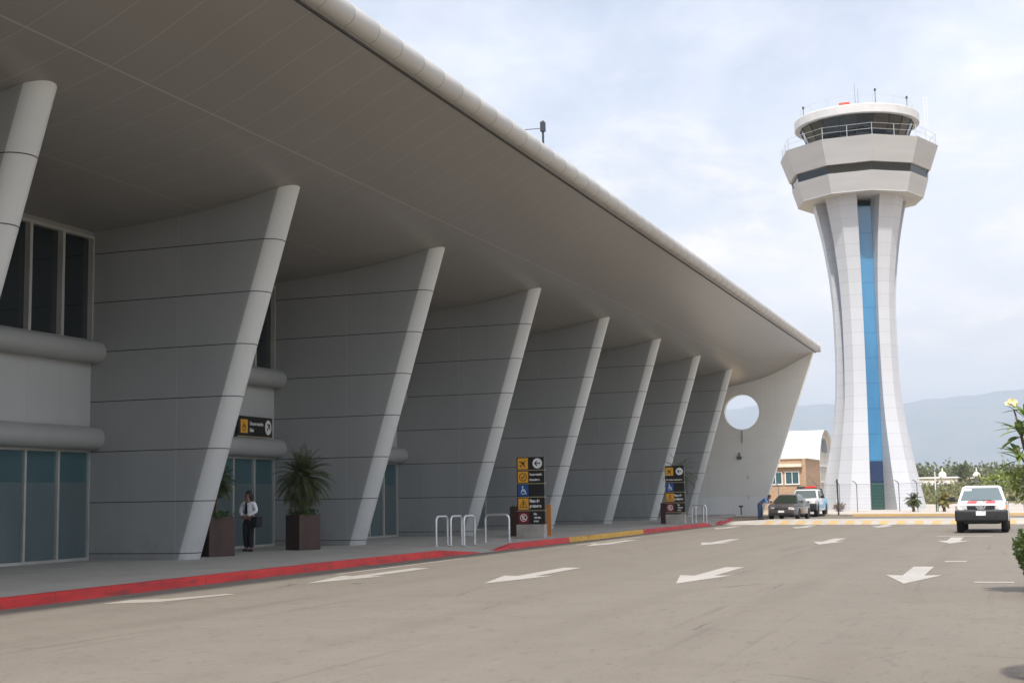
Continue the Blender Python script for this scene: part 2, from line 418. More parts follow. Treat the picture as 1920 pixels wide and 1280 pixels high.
M['iris'] = mat('eye', (.02, .012, .01), .3)
M['lip'] = mat('lip', (.25, .08, .06), .5)

# ------------------------------------------------------------------ camera
CAMZ = 1.54
a_, p_, r_ = .3503, .1138, -.0172
fw = Vector((-sin(a_) * cos(p_), cos(a_) * cos(p_), sin(p_)))
rt = Vector((cos(a_), sin(a_), 0)); up = rt.cross(fw)
rt2 = rt * cos(r_) + up * sin(r_); up2 = up * cos(r_) - rt * sin(r_)
cd = bpy.data.cameras.new('camera'); cam = bpy.data.objects.new('camera', cd); COL.objects.link(cam)
cam.matrix_world = Matrix(((rt2.x, up2.x, -fw.x, 0), (rt2.y, up2.y, -fw.y, 0), (rt2.z, up2.z, -fw.z, CAMZ), (0, 0, 0, 1)))
cd.sensor_width = 36; cd.lens = 2559.4 / 1920 * 36; cd.clip_start = .1; cd.clip_end = 40000
SC.camera = cam

# ------------------------------------------------------------------ light and sky
SUN_EL, SUN_AZ = radians(56), radians(12.5)      # azimuth from -Y towards +X
sd = Vector((sin(SUN_AZ) * cos(SUN_EL), -cos(SUN_AZ) * cos(SUN_EL), sin(SUN_EL)))
sl = bpy.data.lights.new('sun', 'SUN'); sl.energy = 4.1; sl.angle = radians(2.2); sl.color = (1, .945, .87)
so = bpy.data.objects.new('sun', sl); COL.objects.link(so)
so.rotation_euler = sd.to_track_quat('Z', 'Y').to_euler(); so.location = (30, -60, 90)
W = bpy.data.worlds.new('World'); SC.world = W; W.use_nodes = True
t = NT(W.node_tree); bg = W.node_tree.nodes['Background']
sky = t.n('ShaderNodeTexSky', _sky_type='NISHITA'); sky.sun_disc = False
sky.sun_elevation = SUN_EL; sky.sun_rotation = atan2(sd.x, sd.y); sky.air_density = 1.2; sky.dust_density = 2.2; sky.ozone_density = 1.5
g = W.node_tree.nodes.new('ShaderNodeTexCoord').outputs['Generated']
s3 = t.sep(g)
zz = t.math('ADD', t.math('MAXIMUM', s3[2], 0), .16)
cb = t.n('ShaderNodeCombineXYZ')
t.L.new(t.math('DIVIDE', s3[0], zz), cb.inputs[0]); t.L.new(t.math('DIVIDE', s3[1], zz), cb.inputs[1])
hi = t.noise(t.scale(cb.outputs[0], .9, .55, 1), 1.15, 7, .58, .5)
low = t.noise(t.scale(g, 9, 9, 24), 1., 8, .6, .3)
fhi = t.math('MULTIPLY_ADD', t.ramp(hi, .41, .66), .58, .22)
lowmask = t.math('MULTIPLY', t.ramp(s3[2], .36, .12), t.ramp(low, .44, .62))
skyc = t.mix(1.0, sky.outputs[0], (1.0, 1.0, 1.0), 'MULTIPLY')
cloudc = t.mix(t.ramp(hi, .40, .75), (9.5, 9.6, 10.6), (10.6, 10.3, 10.4))
c = t.mix(fhi, skyc, cloudc)
c = t.mix(t.math('MULTIPLY', lowmask, .8), c, t.mix(t.ramp(low, .48, .72), (7.6, 7.5, 8.0), (11.2, 10.2, 9.6)))
hz_f = t.ramp(s3[2], .30, .06)
c = t.mix(t.math('MULTIPLY', hz_f, .75), c, t.mix(t.ramp(low, .40, .68), (9.7, 9.1, 8.8), (12.4, 10.8, 9.4)))
# unseen sky round the sun, behind the camera, brightened to add fill light
dp = t.n('ShaderNodeVectorMath', _operation='DOT_PRODUCT'); t.L.new(g, dp.inputs[0]); dp.inputs[1].default_value = tuple(sd)
aur = t.math('MULTIPLY_ADD', t.math('POWER', t.ramp(dp.outputs['Value'], .1, 1.), 2.), 1.0, 1.)
vm = t.n('ShaderNodeVectorMath', _operation='SCALE'); t.L.new(c, vm.inputs[0]); t.L.new(aur, vm.inputs[3])
t.L.new(vm.outputs[0], bg.inputs[0]); bg.inputs[1].default_value = .114
SC.view_settings.view_transform = 'Standard'; SC.view_settings.look = 'None'
SC.view_settings.exposure = 0.38; SC.view_settings.gamma = 1
SC.cycles.max_bounces = 8; SC.cycles.diffuse_bounces = 5; SC.cycles.glossy_bounces = 4
SC.cycles.use_denoising = True
try: SC.cycles.denoiser = 'OPENIMAGEDENOISE'
except Exception: pass

# ------------------------------------------------------------------ setting
GZ = -.03
m = MB(); m.add([(-16500, -16500, GZ), (16500, -16500, GZ), (16500, 16500, GZ), (-16500, 16500, GZ)], [(0, 1, 2, 3)])
tag(m.build('ground', M['earth']), kind='structure')
m = MB()
m.add([(-14.9, -80, 0), (14, -80, 0), (14, 84, 0), (-3.4, 86.6, 0), (-9.8, 88.9, 0), (-11.5, 90.5, 0), (-40, 99, 0), (-40, 96.2, 0), (-15.2, 96.2, 0), (-15.2, 70, 0)],
      [(0, 1, 2, 3, 4, 5, 8, 9), (5, 6, 7, 8)])
road = tag(m.build('road', M['asphalt']), kind='structure')

def arrow(x, y, mt, s=1., flip=1):
    """lane arrow with its tip towards the camera"""
    P = [(0, 0), (.50, 2.45), (.19, 2.3), (.20, 5.35), (-.20, 5.35), (-.19, 2.3), (-.50, 2.45)]
    mm = MB(); mm.prism([(px * s, py * s) for px, py in P], lambda u, v, d: (x + u, y + v, d), .003, .006)
    return mm.build('arrow_marking', mt, road)
for i, x in enumerate((-12.62, -9.12, -5.62, -1.85)):
    for j, y in enumerate((23.1, 41.1, 60.2)):
        if i == 3 and j == 2: continue
        arrow(x + random.uniform(-.06, .06), y + i * .28, M['white_paint'])
m = MB(); m.prism([(-13.5, 18.1), (-12.8, 18.6), (-12.45, 20.3), (-12.7, 20.4), (-13.05, 19.2), (-13.55, 18.9)], lambda u, v, d: (u, v, d), .003, .006)
m.build('faded_marking', M['faded_paint'], road)
for (x0, x1, y0, y1) in ((-.75, -.12, 24.25, 24.55), (-1.55, -1.1, 31.2, 31.7), (-2.6, -.85, 48.3, 48.75), (-13.6, -13.45, 26, 33), (-13.35, -13.2, 42, 50)):
    m = MB(); m.box(x0, x1, y0, y1, .003, .006); m.build('faded_marking', M['faded_paint'], road)

KP = [(-14.35, -80), (-14.4, 10), (-14.45, 17), (-14.6, 22), (-14.66, 28), (-14.58, 33), (-14.45, 36.2), (-14.45, 38), (-14.42, 39.7), (-14.36, 44.7), (-14.28, 54.2), (-14.2, 66.4), (-14.2, 68), (-14.25, 70), (-14.45, 73), (-15.1, 77), (-16.3, 80.5), (-17.6, 82.5)]
def kx(y):
    for (xa, ya), (xb, yb) in zip(KP, KP[1:]):
        if ya <= y <= yb: return xa + (xb - xa) * (y - ya) / (yb - ya)
    return KP[-1][0]
def kz(y):
    for a, b, c_, d in ((34.2, 36.6, 37.8, 39.5), (66.2, 67.2, 68.6, 69.9)):
        if a <= y <= d:
            if y < b: return .16 - .15 * (y - a) / (b - a)
            if y > c_: return .01 + .15 * min(1, (y - c_) / (d - c_))
            return .01
    return .16
ys = sorted(set([KP[0][1]] + [y for _, y in KP] + [i * 1. - 79 for i in range(161)] + [34.2, 36.6, 37.8, 39.5, 66.2, 67.2, 68.6, 69.9, 44.6, 54.1]))
ys = [y for y in ys if y <= 82.5]
kerb = tag(thing('kerb', None, None), kind='structure')
segs = [(-80, 36.6, 'red_paint', 'red_kerb'), (36.6, 37.8, 'concrete', 'kerb_ramp'), (37.8, 44.6, 'red_paint', 'red_kerb'), (44.6, 54.1, 'yel_paint', 'yellow_kerb'),
        (54.1, 67.2, 'red_paint', 'red_kerb'), (67.2, 68.6, 'concrete', 'kerb_ramp'), (68.6, 82.5, 'red_paint', 'red_kerb')]
for a, b, mt, nm in segs:
    R = []
    for y in [q for q in ys if a <= q <= b]:
        x = kx(y); z = kz(y) + .004
        R.append([(x - .17, y, -.02), (x + .035, y, -.02), (x + .015, y, z - .02), (x - .005, y, z), (x - .17, y, z)])
    m = MB(); m.loft(R); m.build(nm, M[mt], kerb)
m = MB(); rows = []
for y in ys:
    x = kx(y) - .171; z = kz(y)
    rows.append([(x, y, z), (x - 1.3, y, .16), (-22.35, y, .16)])
m.loft(rows, caps=False, closed=False)
m.add([(-22.35, 82.5, .16), (-22.35, 96.2, .16), (-18.5, 96.2, .16), (-17.6, 90, .16), (kx(82.5) - .171, 82.5, .16), (-18.9, 82.5, .16)], [(0, 1, 2, 3, 4, 5)])
m.add([(-17.6, 90, .16), (-18.5, 96.2, .16), (-18.5, 96.2, 0), (-17.6, 90, 0), (-17.771, 82.5, .16), (-17.771, 82.5, 0)], [(0, 1, 2, 3), (4, 0, 3, 5)])
tag(m.build('pavement', M['pave']), kind='structure')

# raised striped crossing, skewed to the lanes
P0 = Vector((-13.45, 68.5, 0)); du = Vector((.962, -.273, 0)); dn = Vector((.273, .962, 0))
def cr(u, n_, z): q = P0 + du * u + dn * n_; return (q.x, q.y, z)
prof = [(0, .004), (1.0, .15), (6.2, .15), (7.2, .004)]
m = MB(); m.loft([[cr(u, n_, z) for n_, z in prof] + [cr(u, 7.2, -.02), cr(u, 0, -.02)] for u in (-.6, 21)])
cross = tag(m.build('raised_crossing', M['cream_conc']), kind='structure')
for k in range(46):
    u0 = 1.7 + k * .42; pp = [(.02, .012), (1.0, .155), (1.7, .155)]
    if k % 2 == 0:
        m = MB(); m.loft([[cr(u - n_ * .28, n_, z) for n_, z in pp] for u in (u0, u0 + .42)], caps=False, closed=False)
        m.build('yellow_stripe', M['faded_yellow'], cross)
# paved forecourt of the tower behind a yellow kerb
fk = [(-11.4, 91.2), (-9.8, 89.1), (-3.4, 86.8), (14, 84.2)]
m = MB(); poly = fk + [(14, 150), (-16.2, 150), (-16.2, 97)]
m.prism(poly, lambda u, v, d: (u, v, d), -.02, .12); tag(m.build('forecourt', M['pinkpave']), kind='structure')
m = MB(); m.loft([[(x, y - .22, -.02), (x, y - .2, .15), (x, y - .02, .15), (x, y - .02, -.02)] for x, y in fk[1:]]); tag(m.build('yellow_kerb', M['faded_yellow']), kind='structure')
m = MB(); m.box(1.15, 3.6, -80, 62, -.02, .15); tag(m.build('median', M['concrete']), kind='structure')

# mountains
def ridge(name, y, hfun, depth, x0, x1, n):
    m = MB(); rows = []
    for i in range(n + 1):
        x = x0 + (x1 - x0) * i / n; h = hfun(x)
        rows.append([(x, y, GZ - 1), (x, y + depth * .3, h * .45), (x, y + depth * .62, h * .8), (x, y + depth, h), (x, y + depth * 1.5, GZ - 1)])
    m.loft(rows, caps=False, closed=False)
    return tag(m.build(name, M['mount'], smooth=60), kind='structure')
def hf(x):
    w = sum(a * sin(x / f_ + ph) for a, f_, ph in ((11, 300, .5), (8, 131, 2.), (4, 57, 1.), (2.5, 23, 4.)))
    return 380 + w + 14 * sin(x / 900 + 1.0) - max(0, abs(x + 500) - 2600) * .05
ridge('mountains', 10300, lambda x: 2.1 * hf(x / 2.1), 2300, -11000, 9700, 240)
# hazy air
m = MB(); m.box(-16000, 16000, -16000, 16000, -1.2, 940)
hz = bpy.data.materials.new('haze_air'); hz.use_nodes = True; ht = hz.node_tree
for nd in list(ht.nodes): ht.nodes.remove(nd)
ho = ht.nodes.new('ShaderNodeOutputMaterial'); pv = ht.nodes.new('ShaderNodeVolumePrincipled')
pv.inputs['Color'].default_value = (.755, .86, .98, 1); pv.inputs['Density'].default_value = 1.7e-4; pv.inputs['Anisotropy'].default_value = .0
ht.links.new(pv.outputs[0], ho.inputs['Volume'])
tag(m.build('haze', hz), 'pale bluish haze hanging in front of the mountains', 'haze', kind='stuff')

# ------------------------------------------------------------------ terminal building
FP = 9.25; F1 = 29.40; FT = .40
SOF = [(-60, 7.6), (-40, 8.1), (-22.4, 8.53), (-21, 8.62), (-19.6, 8.73), (-18.5, 8.87), (-17.5, 9.04), (-16.5, 9.26), (-15.5, 9.56), (-14.5, 9.98), (-13.4, 10.56), (-12.32, 11.08)]
def soff(x):
    for (xa, za), (xb, zb) in zip(SOF, SOF[1:]):
        if x <= xb: return za + (zb - za) * (x - xa) / (xb - xa)
    return SOF[-1][1]
term = thing('terminal_building', 'long grey airport terminal with a curved overhanging roof and leaning fins', 'terminal building', (0, 0, 0))
YE = 94.4
m = MB(); xs = [x for x, _ in SOF]
YB = -78
ysr = [YB + (YE - YB) * i / 40 for i in range(41)]
bot = [(x, z) for x, z in SOF]; topp = [(-12.32, 11.5), (-14, 11.75), (-18, 11.7), (-24, 11.2), (-40, 10.2), (-60, 9.4)]
m.loft([[(x, y, z) for x, z in bot + topp] for y in ysr], 0, True)
roof = m.build('roof', M['soffit'], term, smooth=25)
m = MB(); n = 0
pts = []; rr = []
y = 24.04 - 1.15625 * 88
while y < YE - .6:
    pts += [(-12.30, y, 11.36), (-12.30, y + .02, 11.36), (-12.30, y + 1.136, 11.36)]; rr += [.254, .262, .262]
    y += 1.15625
m.tube(pts, rr, 20)
m.build('edge_tube', M['edge'], roof, smooth=50)
m = MB(); m.box(-12.42, -12.36, YB, YE, 11.02, 11.10); m.build('edge_seam', M['seam'], roof)

def fin_mesh():
    m = MB(); rings = []
    sec = [(-22.3, FT), (-22.3, -FT)]
    us = [0, .12, .25, .4, .55, .7, .85, 1.]
    side = [('s', u, -1) for u in us] + [('n', a_, 0) for a_ in [pi * (k + 1) / 14 - pi / 2 for k in range(13)]] + [('s', u, 1) for u in reversed(us)]
    N = 26
    for i in range(N + 1):
        tt = i / N; R = []
        for kind, q, sgn in side:
            z = 4.
            for _ in range(8):
                xe = -19.13 + .307 * (z - .16)
                if kind == 's':
                    x = -22.3 + q * (xe - FT + 22.3); yy = FT * sgn
                else:
                    x = xe - FT + FT * cos(q); yy = FT * sin(q)
                z = .1 + tt * (soff(x) + .05 - .1)
            R.append((x, yy, z))
        rings.append(R)
    m.loft(rings, 0, True); nsd = len(side)
    for i, f in enumerate(m.f):                     # rounded nose takes the fin colour lightened for the light it catches
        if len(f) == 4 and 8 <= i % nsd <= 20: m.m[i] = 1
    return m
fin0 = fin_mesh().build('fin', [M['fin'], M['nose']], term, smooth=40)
fins = [fin0]
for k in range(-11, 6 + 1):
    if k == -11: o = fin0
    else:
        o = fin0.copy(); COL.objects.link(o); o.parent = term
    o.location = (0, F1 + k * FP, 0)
# one bay of the facade: upper window, panel, two round canopies and a glass front
def pbox(name, mt, parent, *b, **kw):
    mm = MB(); mm.box(*b); return mm.build(name, mt, parent, **kw)
LB = FP - 2 * FT; PN = LB / 7; XW = -22.1
bay = term; BP = []
m = MB(); m.box(-22.3, XW, FT, FP - FT, 3.3, 5.35); BP.append(m.build('wall_panel', M['wallpanel'], bay))
m = MB()
for k in range(8):
    yy = FT + k * PN; w = .05
    m.box(-22.24, XW + .05, max(FT, yy - w), min(FP - FT, yy + w), 5.7, 8.42)
m.box(-22.24, XW + .045, FT, FP - FT, 8.36, 8.44); m.box(-22.24, XW + .045, FT, FP - FT, 5.66, 5.74)
uw = m.build('upper_window', M['alu'], bay); BP.append(uw)
m = MB(); m.box(-22.27, -22.2, FT, FP - FT, 5.7, 8.43); m.build('pane', M['glass'], uw)
m = MB(); m.box(-22.3, XW, FT, FP - FT, 8.43, 8.75); BP.append(m.build('lintel', M['fin'], bay))
for zc in (5.41, 3.21):
    m = MB(); m.tube([(-21.93, FT - .0, zc), (-21.93, FP - FT, zc)], .295, 22); BP.append(m.build('canopy_tube', M['tubem'], bay, smooth=50))
m = MB()
for k in range(8):
    yy = FT + k * PN; w = .035
    m.box(-22.2, XW + .03, max(FT, yy - w), min(FP - FT, yy + w), .16, 2.94)
m.box(-22.2, XW + .025, FT, FP - FT, 2.86, 2.94); m.box(-22.2, XW + .04, FT, FP - FT, .15, .23)
gf = m.build('glass_front', M['alu'], bay); BP.append(gf)
m = MB(); m.box(-22.2, -22.14, FT, FP - FT, .2, 2.9); m.build('pane', M['tealglass'], gf)
m = MB()
for k in range(7):
    m.box(-22.139, -22.134, FT + k * PN + .04, FT + (k + 1) * PN - .04, .23, 2.1)
m.build('frosted_film', M['frost'], gf)
for k in range(-2, 7):
    for part in BP:
        b = part if k == -2 else copy_tree(part, term)
        b.location = (0, F1 + k * FP, 0)
# curved blue swoosh on the film of each door pair
m = MB(); sw = []
for (c0, c1, w0) in ((-.9, .9, .045),):
    L = []; Rr = []
    for k in range(25):
        a = radians(62 - k * 6.2); w = .05 * (1 - .6 * abs(sin(k / 24 * pi)))
        for lst, rad in ((L, .98 + w), (Rr, .98 - w)): lst.append((rad * cos(a), rad * sin(a)))
    sw = L + Rr[::-1]
for k in (5.15,):
    m.prism(sw, lambda u, v, d, k=k: (d, FT + k * PN + .35 + u * .95, 1.12 + v * .93), -22.133, -22.1305)

GF = [o for o in term.children if o.name.startswith('glass_front') and abs(o.location.y - F1) < .1][0]
m.build('swoosh_film', M['bluefilm'], GF)
# end wall with the round opening
poly = [(-22.3, 0)] + [(-16.42 + .358 * z, z) for z in (0, 2, 4, 6, 8, 10, 11.02)] + [(x, z + .03) for x, z in reversed(SOF) if -22.4 < x < -12.5] + [(-22.3, 8.55)]
hole = [(-17.5 + 1.2 * cos(2 * pi * k / 48), 7.13 + 1.2 * sin(2 * pi * k / 48)) for k in range(48)]
m = MB(); m.prism(poly, lambda u, v, d: (u, d, v), 93.75, 94.3, holes=[hole]); m.build('end_wall', M['endwall'], term)
m = MB(); m.box(-60, -22.26, YB, YE - .1, 0, 8.0); m.box(-22.3, -22.262, YB, F1 - 2 * FP, 0, 8.5); m.build('rear_block', M['roof'], term)
m = MB(); m.box(-12.6, -12.02, YE - .05, YE + .02, 11.05, 11.66); m.build('edge_end_cap', M['edge'], roof)
# small fittings on the end wall
m = MB(); m.box(-17.55, -17.47, 93.70, 93.745, 5.0, 5.85); m.build('conduit', M['alu'], term)
m = MB(); m.box(-17.85, -17.6, 93.55, 93.745, 3.9, 4.1); m.tube([(-17.72, 93.6, 4.1), (-17.72, 93.6, 4.35)], .06, 8); m.build('wall_lamp', M['greysteel'], term)
for zz_ in (2.65, 1.3):
    m = MB(); m.box(-17.25, -17.19, 93.71, 93.745, zz_ - .12, zz_ + .12); m.build('socket_box', M['alu'], term)

# mast with side arm on the roof edge
t_ = thing('roof_mast', 'short dark mast with a thin side arm on the roof edge', 'mast', (-12.98, 38.6, 11.6))
m = MB(); m.tube([(0, 0, 0), (0, 0, 1.36)], .035, 8); m.build('pole', M['darksteel'], t_)
m = MB(); m.box(-.07, .07, -.07, .07, 1.02, 1.32); m.build('head', M['darksteel'], t_, bevel=.01)
m = MB(); m.tube([(-.03, 0, 1.13), (-.66, -.05, 1.13)], .012, 6); m.build('arm', M['darksteel'], t_)

# ------------------------------------------------------------------ lettering helper
def text_mesh(name, body, size, mt, parent, M4, align='LEFT', bold=.0):
    cu = bpy.data.curves.new(name, 'FONT'); cu.body = body; cu.size = size; cu.align_x = align; cu.offset = bold; cu.extrude = .002
    o = bpy.data.objects.new(name, cu); COL.objects.link(o)
    dg = bpy.context.evaluated_depsgraph_get()
    me = bpy.data.meshes.new_from_object(o.evaluated_get(dg)); me.name = name
    bpy.data.objects.remove(o); bpy.data.curves.remove(cu)
    me.transform(M4); me.materials.clear(); me.materials.append(mt)
    q = bpy.data.objects.new(name, me); COL.objects.link(q); q.parent = parent
    return q
# ------------------------------------------------------------------ sign totems
def icon_plane(m, c, s, fn, mi=0):
    P = [(0, 1), (.09, .85), (.1, .35), (.95, -.2), (.95, -.38), (.1, -.1), (.07, -.6), (.32, -.8), (.32, -.95), (0, -.85)]
    P = P + [(-x, y) for x, y in P[-2:0:-1]]
    a = -pi / 4; P = [(c[0] + s * (x * cos(a) - y * sin(a)), c[1] + s * (x * sin(a) + y * cos(a))) for x, y in P]
    m.prism(P, fn, -.0205, -.0225, mi)
def ring(c, r, w, n=24):
    return [(c[0] + r * cos(2 * pi * k / n), c[1] + r * sin(2 * pi * k / n)) for k in range(n)], [(c[0] + (r - w) * cos(2 * pi * k / n), c[1] + (r - w) * sin(2 * pi * k / n)) for k in range(n)]
def rect(x0, x1, y0, y1): return [(x0, y0), (x1, y0), (x1, y1), (x0, y1)]
def bar(x0, y0, x1, y1, w):
    d = Vector((x1 - x0, y1 - y0)).normalized(); n_ = Vector((-d.y, d.x)) * w / 2
    return [(x0 - n_.x, y0 - n_.y), (x1 - n_.x, y1 - n_.y), (x1 + n_.x, y1 + n_.y), (x0 + n_.x, y0 + n_.y)]
FR = lambda u, v, d: (u, d, v)          # panel face towards -Y
def totem(label, loc, rows, Wd=1.0):
    """rows from top: (height, kind)"""
    T = thing('sign_totem', label, 'sign', loc, 0, 'airport sign totems on the pavement')
    m = MB(); m.box(-Wd / 2, Wd / 2 + .02, -.16, .16, 0, .46); m.build('plinth', M['concrete'], T, bevel=.015)
    z = 2.76
    H = sum(h for h, _ in rows)
    for h, kind in rows:
        p = MB(); p.box(-Wd / 2, Wd / 2, -.02, .12, z - h + .022, z); P = p.build('panel', M['black'], T)
        e = MB(); e.box(-Wd / 2 - .01, Wd / 2 + .01, -.03, .125, z - h, z - h + .022); e.build('gold_edge', M['signline'], P)
        zc = z - h / 2 + .01; ic = -.27 * Wd; s = .19
        icc = {'plane': 'signyel', 'check': 'signyel', 'chair': 'signblue', 'walk': 'signyel', 'nopark': 'signred', 'land': 'signyel', 'blank': None}[kind]
        if kind == 'land': zc += .12
        if icc:
            b = MB(); b.prism(rect(ic - s, ic + s, zc - s, zc + s), FR, -.0185, -.0205); sq = b.build('pictogram', M[icc], P)
        if kind in ('plane', 'land'):
            m = MB(); icon_plane(m, (ic, zc), .15, FR); m.build('pictogram_mark', M['black'], P)
            cxd = .26 * Wd
            m = MB(); m.prism([(cxd + .175 * cos(2 * pi * k / 28), zc + .175 * sin(2 * pi * k / 28)) for k in range(28)], FR, -.0185, -.0205); m.build('arrow_disc', M['signwhite'], P)
            m = MB()
            m.prism(bar(cxd - .09, zc, cxd + .11, zc, .035), FR, -.0205, -.0225); m.prism(bar(cxd - .105, zc - .012, cxd - .01, zc + .085, .035), FR, -.0205, -.0228); m.prism(bar(cxd - .105, zc + .012, cxd - .01, zc - .085, .035), FR, -.0205, -.0231)
            m.build('arrow', M['black'], P)
            if kind == 'land':
                text_mesh('lettering', 'Llegadas nacionales', .098, M['signwhite'], P, Matrix.Translation((-.44 * Wd, -.021, zc - .42)) @ Matrix.Rotation(pi / 2, 4, 'X'), bold=.003)
        if kind == 'check':
            m = MB(); o_, i_ = ring((ic, zc), .14, .024); o_ = [(x, y if y > zc else zc + (y - zc) * 1.05) for x, y in o_]
            m.prism(o_, FR, -.0205, -.0225, holes=[i_]); m.prism(bar(ic - .07, zc + .01, ic - .005, zc - .06, .028), FR, -.0205, -.0228); m.prism(bar(ic - .01, zc - .055, ic + .07, zc + .07, .028), FR, -.0205, -.0231)
            m.build('pictogram_mark', M['black'], P)
            for tx, dz in (('Documentación', .05), ('Mostradores', -.13)):
                text_mesh('lettering', tx, .105, M['signwhite'], P, Matrix.Translation((-.03, -.021, zc + dz)) @ Matrix.Scale(.66, 4, (1, 0, 0)) @ Matrix.Rotation(pi / 2, 4, 'X'), bold=.004)
        if kind == 'chair':
            m = MB(); o_, i_ = ring((ic + .0, zc - .05), .085, .02)
            m.prism(o_, FR, -.0205, -.0225, holes=[i_])
            m.prism([(ic - .02 + .03 * cos(2 * pi * k / 14), zc + .125 + .03 * sin(2 * pi * k / 14)) for k in range(14)], FR, -.0205, -.0225)
            for q in ((ic - .02, zc + .09, ic - .015, zc - .03, .03), (ic - .02, zc + .03, ic + .07, zc + .03, .022), (ic - .015, zc - .025, ic + .075, zc - .025, .026), (ic + .07, zc - .02, ic + .105, zc - .13, .026)):
                m.prism(bar(*q), FR, -.0206, -.0228)
            m.build('pictogram_mark', M['signwhite'], P)
        if kind == 'walk':
            m = MB(); tri = lambda k: [(ic - .155 * k, zc - .11 * k - .015), (ic + .155 * k, zc - .11 * k - .015), (ic, zc + .16 * k)]
            m.prism(tri(1), FR, -.0205, -.0225, holes=[tri(.82)])
            m.prism([(ic + .018 * cos(2 * pi * k / 12), zc + .07 + .018 * sin(2 * pi * k / 12)) for k in range(12)], FR, -.0205, -.0225)
            for q in ((ic, zc + .05, ic, zc - .03, .03), (ic, zc - .02, ic - .04, zc - .09, .018), (ic, zc - .02, ic + .04, zc - .09, .018), (ic - .045, zc + .0, ic + .045, zc + .03, .014)):
                m.prism(bar(*q), FR, -.0206, -.0228)
            m.build('pictogram_mark', M['black'], P)
            for tx, dz in (('Paso de', .05), ('peatones', -.12)):
                text_mesh('lettering', tx, .15, M['signwhite'], P, Matrix.Translation((-.04, -.021, zc + dz)) @ Matrix.Scale(.76, 4, (1, 0, 0)) @ Matrix.Rotation(pi / 2, 4, 'X'), bold=.007)
        if kind == 'nopark':
            m = MB(); o_, i_ = ring((ic, zc), .13, .026); m.prism(o_, FR, -.0205, -.0225, holes=[i_])
            m.prism(bar(ic - .085, zc + .085, ic + .085, zc - .085, .026), FR, -.0206, -.0230)
            for q in ((ic - .04, zc - .065, ic - .04, zc + .065, .024), (ic - .04, zc + .055, ic + .05, zc + .055, .022), (ic - .04, zc, ic + .035, zc, .02), (ic - .04, zc - .055, ic + .05, zc - .055, .022)):
                m.prism(bar(*q), FR, -.0206, -.0227)
            m.build('pictogram_mark', M['signwhite'], P)
            for tx, dz in (('No', .09), ('estacio-', -.03), ('narse', -.15)):
                text_mesh('lettering', tx, .105, M['signwhite'], P, Matrix.Translation((.10, -.021, zc + dz)) @ Matrix.Scale(.8, 4, (1, 0, 0)) @ Matrix.Rotation(pi / 2, 4, 'X'), bold=.005)
        z -= h
    return T
totem('near black sign totem topped by a plane pictogram, beside the four steel hoops', (-15.70, 44.6, .16), [(.46, 'plane'), (.46, 'check'), (.46, 'chair'), (.46, 'walk'), (.48, 'nopark')], 1.0)
totem('farther black sign totem with a tall double top panel, in front of the potted palm', (-15.28, 64.1, .16), [(.80, 'land'), (.46, 'chair'), (.50, 'walk'), (.46, 'nopark')], .92)
# sign over the door
T = thing('hanging_sign', 'wide black sign with orange pictogram and round arrow above the glass door', 'sign', (-21.86, 36.72, 3.54))
m = MB(); m.box(-.04, .0, -1.0, 1.0, 0, .6); Pn = m.build('panel', M['black'], T)
SF = lambda u, v, d: (d, u, v)
m = MB(); m.prism(rect(-.87, -.46, .09, .50), SF, .001, .004); m.build('pictogram', M['signyel'], T)
m = MB(); o_, i_ = ring((-.665, .25), .1, .025); m.prism(o_, SF, .004, .006, holes=[i_]); m.prism(bar(-.7, .42, -.69, .27, .03), SF, .0041, .0065); m.prism(bar(-.69, .28, -.58, .27, .03), SF, .0041, .0068); m.build('pictogram_mark', M['black'], T)
for tx, zz_ in (('Documentación', .34), ('Salas', .14)):
    text_mesh('lettering', tx, .15, M['signwhite'], T, Matrix.Translation((.002, -.34, zz_)) @ Matrix.Scale(.82, 4, (0, 1, 0)) @ Matrix.Rotation(pi / 2, 4, 'Z') @ Matrix.Rotation(pi / 2, 4, 'X'), bold=.004)
m = MB(); m.prism([(.76 + .19 * cos(2 * pi * k / 28), .3 + .23 * sin(2 * pi * k / 28)) for k in range(28)], SF, .001, .004); m.build('arrow_disc', M['signwhite'], T)
m = MB(); m.prism(bar(.68, .2, .82, .38, .045), SF, .004, .006); m.prism(bar(.84, .40, .84, .24, .045), SF, .0041, .0064); m.prism(bar(.84, .39, .70, .39, .045), SF, .0042, .0068); m.build('arrow', M['black'], T)
m = MB(); m.box(-.045, .002, -1.0, 1.0, -.025, 0); m.build('gold_edge', M['signline'], T)

# ------------------------------------------------------------------ steel hoops
def hoop_mb(Lh, H=.86, r=.035):
    m = MB(); pts = [(-Lh / 2, 0, 0), (-Lh / 2, 0, H - .15)]
    for k in range(1, 7): a = pi - k * pi / 12; pts.append((-Lh / 2 + .15 + .15 * cos(a), 0, H - .15 + .15 * sin(a)))
    pts += [(-x, y, z) for x, y, z in reversed(pts)]
    m.tube(pts, r, 10); return m
GRP = 'steel bicycle hoops on the pavement'
def hoop(label, loc, rz, Lh):
    T = thing('bike_hoop', label, 'bike rack', loc, rz, GRP)
    hoop_mb(Lh).build('hoop', M['steel'], T, smooth=60)
    for sx in (-1, 1):
        m = MB(); m.lathe([(.08, 0), (.08, .012), (.04, .016)], 14, (sx * Lh / 2, 0, 0)); m.build('base_plate', M['steel'], T)
r90 = radians(90)
hoop('narrow steel hoop nearest the tall planter, first of the row by the near totem', (-16.12, 37.75, .16), r90, .85)
hoop('narrow steel hoop in the middle of three side by side hoops', (-15.80, 38.10, .16), r90, .85)
hoop('narrow steel hoop standing next to the wide one by the near totem', (-15.52, 38.45, .16), r90, .85)
hoop('widest steel hoop, facing the road just left of the near totem', (-15.40, 40.5, .16), 0, .80)
hoop('steel hoop facing the road just right of the farther totem', (-14.62, 66.2, .16), 0, .72)
